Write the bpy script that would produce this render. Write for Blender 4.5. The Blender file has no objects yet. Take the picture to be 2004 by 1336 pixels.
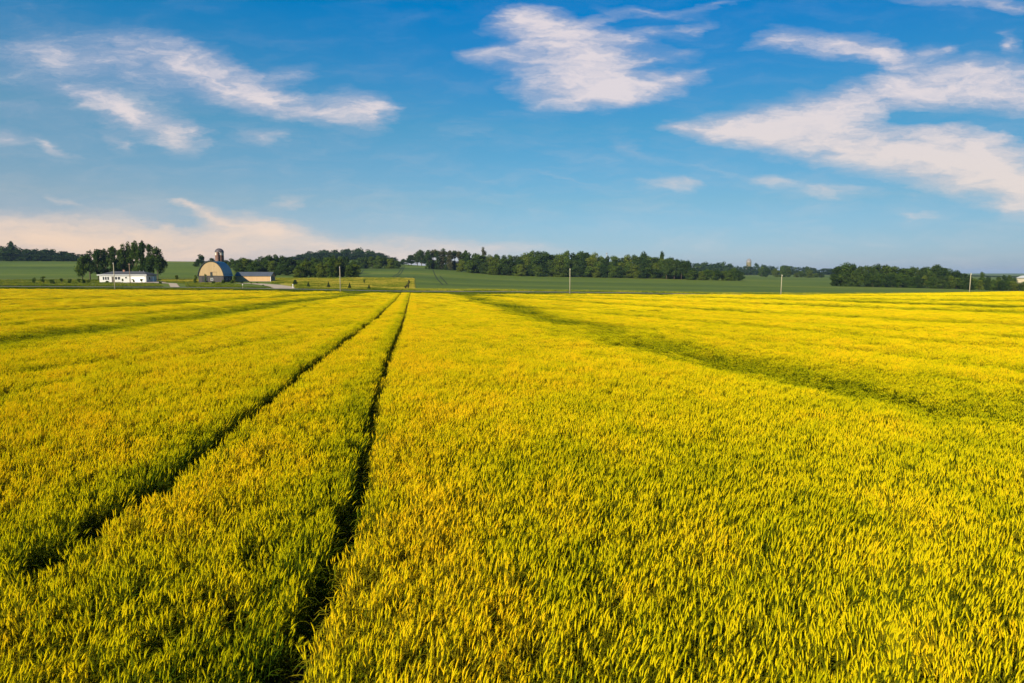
import bpy, bmesh, math, random
import numpy as np
from mathutils import Vector, Matrix

S = bpy.context.scene
COL = S.collection
R = math.radians
rng = np.random.default_rng(7)
random.seed(7)

# ------------------------------------------------------------------ camera
CZ, PITCH, F = 4.05, R(5.7), 1330.0      # drone just above the crop; F in pixels of the 2004 px wide photo
cam_d = bpy.data.cameras.new('camera')
cam = bpy.data.objects.new('camera', cam_d); COL.objects.link(cam)
cam.location = (0, 0, CZ)
cam.rotation_euler = (math.pi/2 - PITCH, 0, 0)
cam_d.sensor_width = 36; cam_d.lens = 36*F/2004
cam_d.clip_start = 0.05; cam_d.clip_end = 60000
S.camera = cam

# ------------------------------------------------------------------ light and exposure
SUN_DIR = Vector((-0.51, -0.86, 0.0)).normalized()
SUN_EL = R(26)
sd = Vector((SUN_DIR.x*math.cos(SUN_EL), SUN_DIR.y*math.cos(SUN_EL), math.sin(SUN_EL)))
sun_d = bpy.data.lights.new('sun', 'SUN'); sun_d.energy = 5.0; sun_d.angle = R(0.5)
sun_d.color = (1.0, 0.86, 0.66)
sun = bpy.data.objects.new('sun', sun_d); COL.objects.link(sun)
sun.rotation_euler = sd.to_track_quat('Z', 'Y').to_euler()
sun.location = (-50, -50, 60)
S.view_settings.view_transform = 'Standard'
S.view_settings.look = 'None'
S.view_settings.exposure = 0.62
S.view_settings.gamma = 1.0
S.cycles.max_bounces = 5
S.cycles.diffuse_bounces = 3
S.cycles.transmission_bounces = 3
S.cycles.volume_bounces = 0
S.cycles.transparent_max_bounces = 6

CP, SP = math.cos(PITCH), math.sin(PITCH)
def zpix(Y, d):
    """height of the point that is d metres ahead and seen at image row Y"""
    py = (668-np.asarray(Y, float))/F
    return CZ + d*(py*CP-SP)/(CP+py*SP)
def uv_dir(X, Y):
    px, py = (X-1002)/F, (668-Y)/F
    dy = CP+py*SP; dz = -SP+py*CP
    return px/dy, dz/dy

class NT:
    """small helper for node trees"""
    def __init__(s, nt): s.nt = nt; s.L = nt.links
    def n(s, t, **k):
        nd = s.nt.nodes.new(t)
        for a, b in k.items(): setattr(nd, a, b)
        return nd
    def put(s, v, sock):
        if isinstance(v, bpy.types.NodeSocket): s.L.new(v, sock)
        elif v is not None:
            if isinstance(v, (tuple, list)) and len(v) == 3 and len(sock.default_value) == 4: v = (*v, 1)
            sock.default_value = v
    def math(s, op, a, b=None, c=None, clamp=False):
        nd = s.n('ShaderNodeMath', operation=op, use_clamp=clamp)
        s.put(a, nd.inputs[0])
        if b is not None: s.put(b, nd.inputs[1])
        if c is not None: s.put(c, nd.inputs[2])
        return nd.outputs[0]
    def vmath(s, op, a, b=None, c=None):
        nd = s.n('ShaderNodeVectorMath', operation=op)
        s.put(a, nd.inputs[0])
        if b is not None: s.put(b, nd.inputs[1])
        if c is not None: s.put(c, nd.inputs[2])
        return nd.outputs[0]
    def mix(s, f, a, b, blend='MIX'):
        nd = s.n('ShaderNodeMix', data_type='RGBA', blend_type=blend)
        s.put(f, nd.inputs[0]); s.put(a, nd.inputs[6]); s.put(b, nd.inputs[7])
        return nd.outputs[2]
    def rng(s, v, a, b, c=0.0, d=1.0, smooth=True):
        nd = s.n('ShaderNodeMapRange', interpolation_type='SMOOTHSTEP' if smooth else 'LINEAR')
        for i, x in enumerate((v, a, b, c, d)): s.put(x, nd.inputs[i])
        return nd.outputs[0]
    def noise(s, vec, scale, detail=3.0, rough=0.5, out=0, dist=0.0):
        nd = s.n('ShaderNodeTexNoise')
        if vec is not None: s.put(vec, nd.inputs['Vector'])
        nd.inputs['Scale'].default_value = scale; nd.inputs['Detail'].default_value = detail
        nd.inputs['Roughness'].default_value = rough; nd.inputs['Distortion'].default_value = dist
        return nd.outputs[out]
    def xyz(s, x, y, z):
        nd = s.n('ShaderNodeCombineXYZ')
        s.put(x, nd.inputs[0]); s.put(y, nd.inputs[1]); s.put(z, nd.inputs[2])
        return nd.outputs[0]
    def ramp(s, f, stops):
        nd = s.n('ShaderNodeValToRGB'); e = nd.color_ramp.elements
        while len(e) < len(stops): e.new(0.5)
        for i, (p, c) in enumerate(stops):
            e[i].position = p; e[i].color = (*c, 1)
        s.put(f, nd.inputs[0])
        return nd.outputs[0]

# ------------------------------------------------------------------ sky with cirrus (functions of the direction only)
# X, Y, half length, half width, turn (degrees, downwards to the right), strength
CLOUDS = [
 (330,112,140,34,18,.75),(440,153,125,36,22,1.2),(520,180,105,33,20,1.2),(600,207,120,22,5,1.0),(700,214,85,34,2,1.1),(742,218,36,30,0,.6),
 (120,150,360,130,6,.30),(225,105,100,34,0,.5),(90,100,140,30,3,.35),(580,140,70,18,-5,.35),(250,143,210,28,8,.35),
 (195,205,90,18,15,.7),(270,225,105,24,20,1.0),(350,258,60,29,30,.85),(150,190,60,12,10,.4),
 (5,268,45,16,5,.55),(95,282,52,11,22,.5),(240,270,40,14,30,.3),(490,268,50,18,5,.45),(540,262,60,12,-5,.3),(30,215,70,14,0,.25),
 (250,452,360,34,0,.22),(330,436,90,14,6,-.4),(640,474,330,28,0,.25),(60,436,300,26,2,.55),(80,470,330,44,0,1.1),(300,495,330,34,0,.9),(480,440,115,20,8,1.1),(545,448,70,16,0,1.1),(400,420,80,12,15,.45),
 (350,405,34,7,10,.6),(430,462,180,14,-3,.6),(560,400,60,12,-8,.35),(140,385,55,14,20,.3),(690,490,240,24,0,.7),(820,492,260,20,0,.55),(960,482,220,18,0,.35),
 (1010,48,66,26,-10,1.3),(1060,55,70,30,0,1.04),(1110,80,110,34,12,1.17),(1130,112,120,42,15,1.17),(1130,155,130,40,0,1.43),(1200,172,160,24,-6,1.43),
 (1320,152,84,16,-12,1),(1000,115,100,18,0,.7),(950,110,60,10,0,.5),(1220,82,80,16,10,.6),(1170,36,66,11,-15,.6),(1280,62,90,13,0,.4),
 (1360,48,50,8,-10,.6),(1270,118,110,11,-5,.5),(1340,98,66,9,-3,.4),(1270,18,130,12,5,.4),(1400,11,70,6,-5,.5),
 (1520,82,60,16,-5,.7),(1620,76,105,22,3,1),(1690,92,84,20,12,1),(1740,106,40,16,20,.8),(1800,92,66,14,0,.5),(1850,93,56,8,0,.5),
 (1790,122,80,24,0,.45),(1994,95,30,15,0,.8),(1880,-2,160,12,3,.5),(1990,8,60,12,12,.8),(1980,70,26,8,0,.4),
 (1340,243,64,9.7,0,0.75),(1420,246,100,22.7,5,1.12),(1500,248,110,34.6,4,1.25),(1600,226,130,41,-10,1.12),(1700,192,130,38.9,-12,1.12),(1800,172,140,41,-3,1.19),
 (1920,160,160,36.7,0,1.25),(2000,190,110,41,0,1.12),(1620,276,150,38.9,12,1.12),(1740,300,170,43.2,12,1.25),(1860,322,180,49.7,14,1.31),(1970,355,140,54,22,1.31),
 (2010,385,70,32.4,25,1),(1840,262,90,19.4,-3,0.69),(1930,290,120,25.9,10,1),(1790,237,80,12,2,-0.8),(1985,255,70,16,8,-0.6),
 (1295,362,70,18,14,.5),(1335,358,46,10,10,.4),(1230,290,90,25,20,.2),(1530,346,60,14,10,.5),(1640,376,90,16,5,.5),(1400,330,170,14,12,.14),
 (1100,345,210,8,10,.13),(1795,427,60,10,0,.28)]
W = bpy.data.worlds.new('World'); S.world = W; W.use_nodes = True
W.node_tree.nodes.clear()
w = NT(W.node_tree)
sky = w.n('ShaderNodeTexSky', sky_type='NISHITA', sun_disc=False)
sky.sun_elevation = SUN_EL
sky.sun_rotation = math.atan2(SUN_DIR.x, SUN_DIR.y)
sky.air_density = 1.0; sky.dust_density = 0.6; sky.ozone_density = 2.0
tc = w.n('ShaderNodeTexCoord')
sep = w.n('ShaderNodeSeparateXYZ'); w.L.new(tc.outputs['Generated'], sep.inputs[0])
X_, Y_, Z_ = sep.outputs
ysafe = w.math('MAXIMUM', Y_, 0.03)
u = w.math('DIVIDE', X_, ysafe); v = w.math('DIVIDE', Z_, ysafe)
tint = w.ramp(w.math('MULTIPLY', w.math('MAXIMUM', Z_, 0.0), 2.0), [
 (0.0,(.68,.84,1.34)), (0.10,(.54,.76,1.07)), (0.2,(.46,.75,.93)), (0.406,(.27,.80,.98)), (0.694,(.0,.76,1.26)), (1.0,(.05,.64,1.15))])
side = w.ramp(w.rng(X_, -0.6, 0.6, smooth=False), [(0.0,(1.75,1.16,1.05)), (.5,(1.0,.97,.97)), (1.0,(.80,.81,.83))])
skyc = w.mix(1.0, sky.outputs[0], w.mix(1.0, tint, side, 'MULTIPLY'), 'MULTIPLY')
uv = w.xyz(u, v, 0.0)
def background(col):
    bg = w.n('ShaderNodeBackground'); w.L.new(col, bg.inputs[0]); bg.inputs[1].default_value = 0.065
    return bg.outputs[0]
def cloudy(u0, u1):
    """sky with the clouds of one sector of directions"""
    warp1 = w.noise(w.vmath('MULTIPLY', uv, (5.0, 12.0, 1.0)), 1.0, 2, .55, out=1)
    warp2 = w.noise(w.vmath('MULTIPLY', uv, (20.0, 60.0, 1.0)), 1.0, 3, .65, out=1)
    off = w.vmath('ADD', w.vmath('MULTIPLY', w.vmath('SUBTRACT', warp1, (.5,.5,.5)), (.09,.045,0)),
                  w.vmath('MULTIPLY', w.vmath('SUBTRACT', warp2, (.5,.5,.5)), (.075,.020,0)))
    uvw = w.vmath('ADD', uv, off)
    acc = None
    for (cx, cy, hl, hw, ang, st) in CLOUDS:
        cu, cv = uv_dir(cx, cy)
        ext = (hl*1.5*abs(math.cos(R(ang)))+hw*1.6*abs(math.sin(R(ang))))/F + .06
        if cu+ext < u0 or cu-ext > u1: continue
        mp = w.n('ShaderNodeMapping', vector_type='TEXTURE')
        w.L.new(uvw, mp.inputs[0])
        mp.inputs['Location'].default_value = (cu, cv, 0)
        mp.inputs['Rotation'].default_value = (0, 0, -R(ang))
        mp.inputs['Scale'].default_value = (hl*1.5/F, hw*1.75/F, 1)
        g = w.n('ShaderNodeTexGradient', gradient_type='QUADRATIC_SPHERE'); w.L.new(mp.outputs[0], g.inputs[0])
        acc = w.math('MULTIPLY', g.outputs['Fac'], st) if acc is None else w.math('MULTIPLY_ADD', g.outputs['Fac'], st, acc)
    acc = w.math('MAXIMUM', acc, 0.0)
    streak = w.noise(w.vmath('MULTIPLY', uvw, (8.0, 34.0, 1.0)), 1.0, 5, .62)
    fine = w.noise(w.vmath('MULTIPLY', uvw, (30.0, 80.0, 1.0)), 1.0, 3, .65)
    tex = w.math('MULTIPLY_ADD', w.math('SUBTRACT', streak, .5), 2.3, w.math('MULTIPLY_ADD', w.math('SUBTRACT', fine, .5), 1.0, 1.0))
    dens = w.math('MULTIPLY', acc, w.math('MAXIMUM', tex, .05))
    body = w.math('SUBTRACT', 1.0, w.math('POWER', 2.718, w.math('MULTIPLY', w.rng(dens, .04, 1.55, 0, 1.0, smooth=False), -2.6)))
    alpha = w.math('MULTIPLY', body, 0.97)
    veil = w.math('MULTIPLY', w.rng(streak, .38, .75), w.rng(v, 0.40, 0.05, 0.06, 0.16))
    alpha = w.math('MAXIMUM', alpha, veil)
    warm = w.math('MULTIPLY', w.rng(u, 0.10, -0.60), w.rng(v, 0.15, 0.03))
    shade = w.math('MULTIPLY_ADD', w.math('SUBTRACT', fine, .5), 1.0, w.math('MULTIPLY_ADD', w.math('SUBTRACT', streak, .5), 2.2, w.math('MULTIPLY', acc, .50)))
    ccol = w.mix(w.rng(shade, .0, .9), (.42,.47,.62), (.82,.73,.74))
    ccol = w.mix(w.rng(v, .28, .10), ccol, w.mix(.6, ccol, (.88,.74,.62)))
    ccol = w.mix(warm, ccol, (.95,.70,.51))
    sc = w.n('ShaderNodeVectorMath', operation='SCALE'); w.L.new(ccol, sc.inputs[0]); sc.inputs['Scale'].default_value = 10.0
    return background(w.mix(alpha, skyc, sc.outputs[0]))
def choose(fac, a, b):
    m = w.n('ShaderNodeMixShader'); w.L.new(fac, m.inputs[0]); w.L.new(a, m.inputs[1]); w.L.new(b, m.inputs[2])
    return m.outputs[0]
cuts = [-2.0] + [(X-1002)/F for X in (300, 600, 860, 1200, 1450, 1720)] + [2.0]
chain = cloudy(cuts[-2], cuts[-1])
for k in range(len(cuts)-3, -1, -1):
    chain = choose(w.math('LESS_THAN', u, cuts[k+1]), chain, cloudy(cuts[k], cuts[k+1]))
inside = w.math('MULTIPLY', w.math('MULTIPLY', w.math('LESS_THAN', v, .60), w.math('GREATER_THAN', v, -.03)),
                w.math('MULTIPLY', w.math('LESS_THAN', w.math('ABSOLUTE', u), 1.1), w.math('GREATER_THAN', Y_, 0.05)))
fin = choose(inside, background(skyc), chain)
wo = w.n('ShaderNodeOutputWorld'); w.L.new(fin, wo.inputs[0])

# ------------------------------------------------------------------ terrain
TX = np.array([-400,0,200,400,600,700,800,900,1000,1200,1400,1600,1800,2004,2400], float)
ROWS = [
 (200,[560.5,561,562,563,566.5,569,570.5,571,571.5,573,577,578,577,574,573]),
 (214,[558,558,559,560,563,565,567,567.5,568.5,571.5,575,576,575.5,573.5,572]),
 (250,[553,553,552.5,552.5,553,555,560,562,563.5,566.5,570,571.5,572,572.5,571]),
 (320,[545,545,545,545,544.5,544,544,552,555,559,562,564.5,566,571,571]),
 (420,[533,531,531,531,538,536,535,540,546,549,552,557,563,569,570]),
 (520,[520,519,519,520,530,528,526,530,537,541,545,549,556,564,566]),
 (650,[511,510.5,511,513,522,519,519,521,531,536,541,545,549,558,560]),
 (900,[508,508,509,512,510,506,518,525,529,533,541,541,543,550,552]),
 (1300,[510,510,510,514,508,504,520,528,530,533,536,535,537,543,543]),
 (2500,[522,522,522,522,520,520,524,528,531,533,535,535.5,536,538,538]), (8000,[533]*6+[534.5]*9), (20000,[534.6]*15)]
EDGE = np.array([565,565,566,567.5,569.5,571,572.5,573.5,574,575,575.5,575,573,569,566.5])
CANOPY = 0.85
D_EDGE = 186.0
dd = [0.5, 15, D_EDGE]
zz = [np.zeros(15), np.zeros(15), zpix(EDGE, D_EDGE)-CANOPY]
for d, ys in ROWS:
    dd.append(d); zz.append(zpix(np.array(ys, float), d))
_i = dd.index(200)
dd[_i:_i+1] = [194.5, 206]; zz[_i:_i+1] = [zz[_i], zz[_i]]      # the road bed is level across
dd = np.array(dd, float); zz = np.array(zz)
FX = np.arange(-400, 2401, 10.0)
LD = np.arange(math.log(4), math.log(20000), 0.012)
_t = np.array([np.interp(FX, TX, r) for r in zz])                       # rows d, cols X
def _smooth(a, k, axis):
    ker = np.hanning(k+2)[1:-1]; ker /= ker.sum()
    pad = [(0,0),(0,0)]; pad[axis] = (k//2, k//2)
    b = np.pad(a, pad, mode='edge')
    return np.apply_along_axis(lambda r: np.convolve(r, ker, 'valid'), axis, b)
TAB = np.array([np.interp(np.exp(LD), dd, _t[:, j]) for j in range(len(FX))]).T
TAB = _smooth(_smooth(TAB, 15, 1), 3, 0)
def H(x, y):
    """ground height at world x, y"""
    x = np.asarray(x, float); y = np.asarray(y, float)
    ys = np.maximum(y, 4.0)
    fx = np.clip((1002 + F*x/ys + 400)/10, 0, len(FX)-1.001)
    fd = np.clip((np.log(ys)-LD[0])/0.012, 0, len(LD)-1.001)
    i = fd.astype(int); j = fx.astype(int); a = fd-i; b = fx-j
    return (TAB[i,j]*(1-a)*(1-b)+TAB[i+1,j]*a*(1-b)+TAB[i,j+1]*(1-a)*b+TAB[i+1,j+1]*a*b)
def wx(X, d):
    """world x of image column X at distance d (for points near the ground)"""
    return (X-1002)/F*d*1.0
def at(X, d, dz=0.0):
    x = wx(X, d)
    return Vector((x, d, float(H(x, d))+dz))
def on_plane(X, Y, lift):
    """where the view ray through a pixel meets the ground raised by lift"""
    ds = np.exp(np.linspace(math.log(4.5), math.log(185), 1500))
    g = H(wx(X, ds), ds)+lift - zpix(Y, ds)
    k = np.argmax(g > 0) if (g > 0).any() else len(ds)-1
    d = ds[k]
    py = (668-Y)/F
    depth = d*CP - (zpix(Y, d)-CZ)*SP
    return (X-1002)/F*depth, d

# ------------------------------------------------------------------ scene helpers
def tag(o, label=None, cat=None, group=None, kind=None):
    if label: o['label'] = label
    if cat: o['category'] = cat
    if group: o['group'] = group
    if kind: o['kind'] = kind
    return o
def empty(name, loc, rz=0):
    o = bpy.data.objects.new(name, None); COL.objects.link(o)
    o.location = loc; o.rotation_euler = (0, 0, rz); o.empty_display_size = 0.3
    return o
def mesh_np(name, V, Fc, mat, smooth=False):
    me = bpy.data.meshes.new(name)
    V = np.asarray(V, float); 
    if isinstance(Fc, np.ndarray):
        n, k = Fc.shape
        me.vertices.add(len(V)); me.vertices.foreach_set('co', V.ravel())
        me.loops.add(n*k); me.loops.foreach_set('vertex_index', Fc.ravel().astype(np.int32))
        me.polygons.add(n); me.polygons.foreach_set('loop_start', np.arange(0, n*k, k, dtype=np.int32))
        me.polygons.foreach_set('loop_total', np.full(n, k, dtype=np.int32))
        me.update(calc_edges=True)
    else:
        me.from_pydata([tuple(v) for v in V], [], Fc); me.update()
    if mat: me.materials.append(mat)
    if smooth: me.polygons.foreach_set('use_smooth', np.ones(len(me.polygons), bool))
    return me
def obj(name, me, parent=None):
    o = bpy.data.objects.new(name, me); COL.objects.link(o)
    if parent: o.parent = parent
    return o
class MB:
    """collects simple shapes, built as one mesh"""
    def __init__(s): s.v = []; s.f = []
    def add(s, v, f):
        k = len(s.v); s.v += [tuple(p) for p in v]; s.f += [tuple(i+k for i in q) for q in f]; return s
    def box(s, x0, x1, y0, y1, z0, z1):
        return s.add([(x0,y0,z0),(x1,y0,z0),(x1,y1,z0),(x0,y1,z0),(x0,y0,z1),(x1,y0,z1),(x1,y1,z1),(x0,y1,z1)],
                     [(0,3,2,1),(4,5,6,7),(0,1,5,4),(1,2,6,5),(2,3,7,6),(3,0,4,7)])
    def tube(s, pts, rad, n=8, cap=True):
        k = len(s.v); pts = [Vector(p) for p in pts]
        for i, p in enumerate(pts):
            t = (pts[min(i+1,len(pts)-1)]-pts[max(i-1,0)]).normalized()
            a = t.orthogonal().normalized() if abs(t.z) < .95 else Vector((1,0,0))
            a = (a - t*a.dot(t)).normalized(); b = t.cross(a)
            r = rad[i] if isinstance(rad, (list, tuple)) else rad
            for j in range(n):
                q = p + a*(r*math.cos(2*math.pi*j/n)) + b*(r*math.sin(2*math.pi*j/n)); s.v.append(tuple(q))
        for i in range(len(pts)-1):
            for j in range(n):
                a0 = k+i*n+j; a1 = k+i*n+(j+1)%n
                s.f.append((a0, a1, a1+n, a0+n))
        if cap:
            s.f.append(tuple(k+j for j in reversed(range(n)))); e = k+(len(pts)-1)*n; s.f.append(tuple(e+j for j in range(n)))
        return s
    def lathe(s, prof, n=32, cx=0, cy=0):
        k = len(s.v)
        for r, z in prof:
            for j in range(n): s.v.append((cx+r*math.cos(2*math.pi*j/n), cy+r*math.sin(2*math.pi*j/n), z))
        for i in range(len(prof)-1):
            for j in range(n):
                a0 = k+i*n+j; a1 = k+i*n+(j+1)%n
                s.f.append((a0, a1, a1+n, a0+n))
        return s
    def build(s, name, mat, parent=None, smooth=False):
        return obj(name, mesh_np(name, s.v, s.f, mat, smooth), parent)

def material(name):
    m = bpy.data.materials.new(name); m.use_nodes = True; m.node_tree.nodes.clear()
    t = NT(m.node_tree)
    o = t.n('ShaderNodeOutputMaterial')
    return m, t, o
def principled(t, o, col, rough=.8, bump=None, bstr=.3, bdist=.05, metal=0.0):
    p = t.n('ShaderNodeBsdfPrincipled')
    t.put(col, p.inputs['Base Color']); t.put(rough, p.inputs['Roughness']); p.inputs['Metallic'].default_value = metal
    p.inputs['Specular IOR Level'].default_value = .25
    if bump is not None:
        b = t.n('ShaderNodeBump'); b.inputs['Strength'].default_value = bstr; b.inputs['Distance'].default_value = bdist
        t.L.new(bump, b.inputs['Height']); t.L.new(b.outputs[0], p.inputs['Normal'])
    t.L.new(p.outputs[0], o.inputs[0])
    return p
def worn(name, c0, c1, scale=1.5, rough=.75, stretch=(1,1,1), metal=0.0, bump=.2):
    """two close tones mixed by a soft noise in the object's own space: paint, boards, metal"""
    m, t, o = material(name)
    co = t.n('ShaderNodeTexCoord').outputs['Object']
    n = t.noise(t.vmath('MULTIPLY', co, stretch), scale, 5, .6)
    principled(t, o, t.mix(t.rng(n, .3, .7), c0, c1), rough, n, bump, .02, metal)
    return m
def boards(name, c0, c1, axis=0, pitch=.25, rough=.8, metal=0.0, depth=.02):
    """vertical boards or metal ribs along one local axis, weathered"""
    m, t, o = material(name)
    co = t.n('ShaderNodeTexCoord').outputs['Object']
    sp = t.n('ShaderNodeSeparateXYZ'); t.L.new(co, sp.inputs[0])
    f = t.math('FRACT', t.math('DIVIDE', sp.outputs[axis], pitch))
    cell = t.math('FLOOR', t.math('DIVIDE', sp.outputs[axis], pitch))
    wn = t.n('ShaderNodeTexWhiteNoise', noise_dimensions='1D'); t.L.new(cell, wn.inputs['W'])
    n = t.noise(t.vmath('MULTIPLY', co, (3,3,.5)), 1.2, 5, .6)
    groove = t.rng(t.math('ABSOLUTE', t.math('SUBTRACT', f, .5)), .5, .42)
    mixf = t.math('ADD', t.math('MULTIPLY', wn.outputs[0], .5), t.math('MULTIPLY', n, .6), clamp=True)
    principled(t, o, t.mix(mixf, c0, c1), rough, groove, .6, depth, metal)
    return m

# ------------------------------------------------------------------ ground sheets
def ground_mat(name, stops, scale, stretch=(1,1,1), rough=.95, fine=2.5, extra=None, tilt=0.0):
    m, t, o = material(name)
    geo = t.n('ShaderNodeNewGeometry').outputs['Position']
    mp = t.n('ShaderNodeMapping'); mp.inputs['Rotation'].default_value = (0, 0, tilt); t.L.new(geo, mp.inputs[0])
    p = t.vmath('MULTIPLY', mp.outputs[0], stretch)
    a = t.noise(p, scale, 5, .6); b = t.noise(geo, fine, 3, .6)
    f = t.math('ADD', t.math('MULTIPLY', a, .75), t.math('MULTIPLY', b, .25))
    col = t.ramp(f, stops)
    if extra: col = extra(t, geo, col)
    principled(t, o, col, rough, b, .8, .15)
    return m
M_ground = ground_mat('ground_soil_and_grass', [(.30,(.028,.042,.010)),(.5,(.05,.085,.015)),(.7,(.075,.105,.02))], .02)
def _soil(t, geo, col):
    sp = t.n('ShaderNodeSeparateXYZ'); t.L.new(geo, sp.inputs[0])
    near = t.rng(sp.outputs[1], 189, 185)
    return t.mix(near, col, (.040,.028,.014))
M_ground = ground_mat('ground_soil_and_grass', [(.30,(.05,.08,.008)),(.5,(.09,.13,.010)),(.7,(.15,.17,.015))], .02, extra=_soil)
M_soy = ground_mat('soybean_crop', [(.36,(.044,.076,.001)),(.45,(.070,.114,.001)),(.53,(.092,.138,.002)),(.60,(.122,.155,.005)),(.655,(.20,.20,.03))], .016, (.25,1.0,1.0), fine=.35, tilt=R(4))
M_lawn = ground_mat('mown_grass', [(.30,(.06,.10,.006)),(.5,(.10,.145,.008)),(.7,(.18,.19,.015))], .05, (.4,1,1))
M_meadow = ground_mat('dry_meadow', [(.32,(.14,.17,.01)),(.46,(.26,.25,.015)),(.58,(.42,.34,.03)),(.7,(.50,.39,.07))], .045, (.25,1,1), fine=.8)
M_verge = ground_mat('rough_verge_grass', [(.30,(.04,.065,.012)),(.5,(.07,.11,.016)),(.7,(.16,.16,.03))], .12, (.3,1,1))
M_road = ground_mat('worn_asphalt', [(.3,(.15,.145,.135)),(.7,(.23,.22,.20))], .3, (.2,1,1))
M_gravel = ground_mat('pale_gravel', [(.3,(.36,.29,.20)),(.7,(.52,.43,.32))], .4)

def ground_mesh():
    th = np.concatenate([np.arange(-180, -46, 4), np.arange(-46, 46.01, .3), np.arange(50, 180, 4)])
    r = np.concatenate([[1.0], np.exp(np.arange(math.log(2), math.log(150), .06)), np.arange(152, 262, 3.0), np.arange(264, 700, 7.0), np.exp(np.arange(math.log(705), math.log(9000), .05))])
    T, RR = np.meshgrid(np.radians(th), r)                       # rows rings, cols angle
    X = RR*np.sin(T); Y = RR*np.cos(T)
    Z = H(X, Y)
    nr, nt = X.shape
    V = np.stack([X, Y, Z], -1).reshape(-1, 3); V = np.vstack([V, [[0, 0, 0]]])
    i, j = np.meshgrid(np.arange(nr-1), np.arange(nt), indexing='ij'); j2 = (j+1) % nt
    Q = np.stack([i*nt+j, i*nt+j2, (i+1)*nt+j2, (i+1)*nt+j], -1).reshape(-1, 4)[:, ::-1]
    c = len(V)-1
    fs = [tuple(q) for q in Q] + [(c, (k+1) % nt, k) for k in range(nt)]
    return mesh_np('ground', V, fs, M_ground, True)
tag(obj('ground', ground_mesh()), 'field soil and grass rolling up to low hills', None, None, 'structure')

def patch(rows, off, nx=24, sub=6):
    """rows of (distance, left column, right column), laid just over the ground"""
    V = []; ds = []
    for k in range(len(rows)-1):
        for t in np.linspace(0, 1, sub, endpoint=(k == len(rows)-2)):
            ds.append([rows[k][i]*(1-t)+rows[k+1][i]*t for i in range(3)])
    for d, a, b in ds:
        X = np.linspace(a, b, nx); x = wx(X, d); y = np.full(nx, d)
        V.append(np.stack([x, y, H(x, y)+off], -1))
    n = len(ds); V = np.concatenate(V)
    i, j = np.meshgrid(np.arange(n-1), np.arange(nx-1), indexing='ij')
    Q = np.stack([i*nx+j, i*nx+j+1, (i+1)*nx+j+1, (i+1)*nx+j], -1).reshape(-1, 4)
    return V, Q
def sheet(name, parts, mat, label, cat=None):
    Vs, Qs, k = [], [], 0
    for V, Q in parts: Vs.append(V); Qs.append(Q+k); k += len(V)
    o = obj(name, mesh_np(name, np.concatenate(Vs), np.concatenate(Qs), mat, True))
    return tag(o, label, None, None, 'structure')
sheet('crop_field', [patch([(213,1005,2500),(222,815,2500),(320,813,2500),(420,812,2500),(700,812,2400),(1000,820,2300)], .08, 120, 24),
                     patch([(330,-380,812),(420,-380,812),(700,-380,812),(1000,-300,820)], .08, 90, 24)], M_soy, 'dark green crop field rising beyond the road')
sheet('lawn', [patch([(205,-300,560),(250,-300,560),(300,-200,540)], .06, 60, 20)], M_lawn, 'mown green lawn around the house and barn')
sheet('meadow', [patch([(208,560,812),(250,545,812),(322,525,812)], .11, 60, 30), patch([(204,800,1080),(209,800,1020),(216,800,930),(226,800,860)], .13, 50, 8),
                 patch([(262,318,395),(300,318,395)], .11, 12, 8)], M_meadow, 'dry yellow green meadow beside the shed')
def strip(path, wdt, off, n=60):
    P = [Vector((p[0], p[1], 0)) for p in path]
    seg = [0]
    for a, b in zip(P, P[1:]): seg.append(seg[-1]+(b-a).length)
    V = []
    for s in np.linspace(0, seg[-1], n):
        k = min(np.searchsorted(seg, s, 'right')-1, len(P)-2); t = (s-seg[k])/(seg[k+1]-seg[k])
        p = P[k].lerp(P[k+1], t); d = (P[k+1]-P[k]).normalized(); nn = Vector((-d.y, d.x, 0))
        ww = np.interp(s, seg, wdt) if isinstance(wdt, (list, tuple)) else wdt
        for q in (-1, 0, 1):
            r = p+nn*(ww/2*q); V.append((r.x, r.y, float(H(r.x, r.y))+off))
    Q = [(3*i+c, 3*i+c+1, 3*i+c+4, 3*i+c+3) for i in range(n-1) for c in (0, 1)]
    Q = [q[::-1] for q in Q]
    return np.array(V), np.array(Q)
sheet('road', [strip([(-420,200),(420,200)], 5.6, .16, 220)], M_road, 'straight grey country road crossing behind the wheat')
P2 = lambda X, d: (wx(X, d), d)
sheet('driveway', [strip([P2(470,240),P2(505,236),P2(535,226),P2(556,214),P2(556,203)], [2.5,4.5,6,7,10], .17),
                   strip([P2(225,241),P2(268,243),P2(300,246),P2(322,243)], [2,8,9,3], .17),
                   strip([P2(300,246),P2(310,262)], [5,4], .18, 10), strip([P2(300,246),P2(340,235),P2(345,203)], [3,2.5,2.5], .15)], M_gravel, 'pale gravel farm driveway')
M_track = ground_mat('bare_wheel_ruts', [(.3,(.018,.030,.010)),(.7,(.03,.045,.014))], .5)
tr = []
for pts in [[(769,340),(781,430),(790,620)],[(777,340),(787,440),(793,620)],[(867,268),(857,330),(848,520)],[(876,275),(868,335),(861,400)],[(705,400),(714,520)]]:
    tr.append(strip([P2(*p) for p in pts], .55, .14, 30))
sheet('wheel_track', tr, M_track, 'dark paired wheel tracks up the green hillside')

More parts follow.
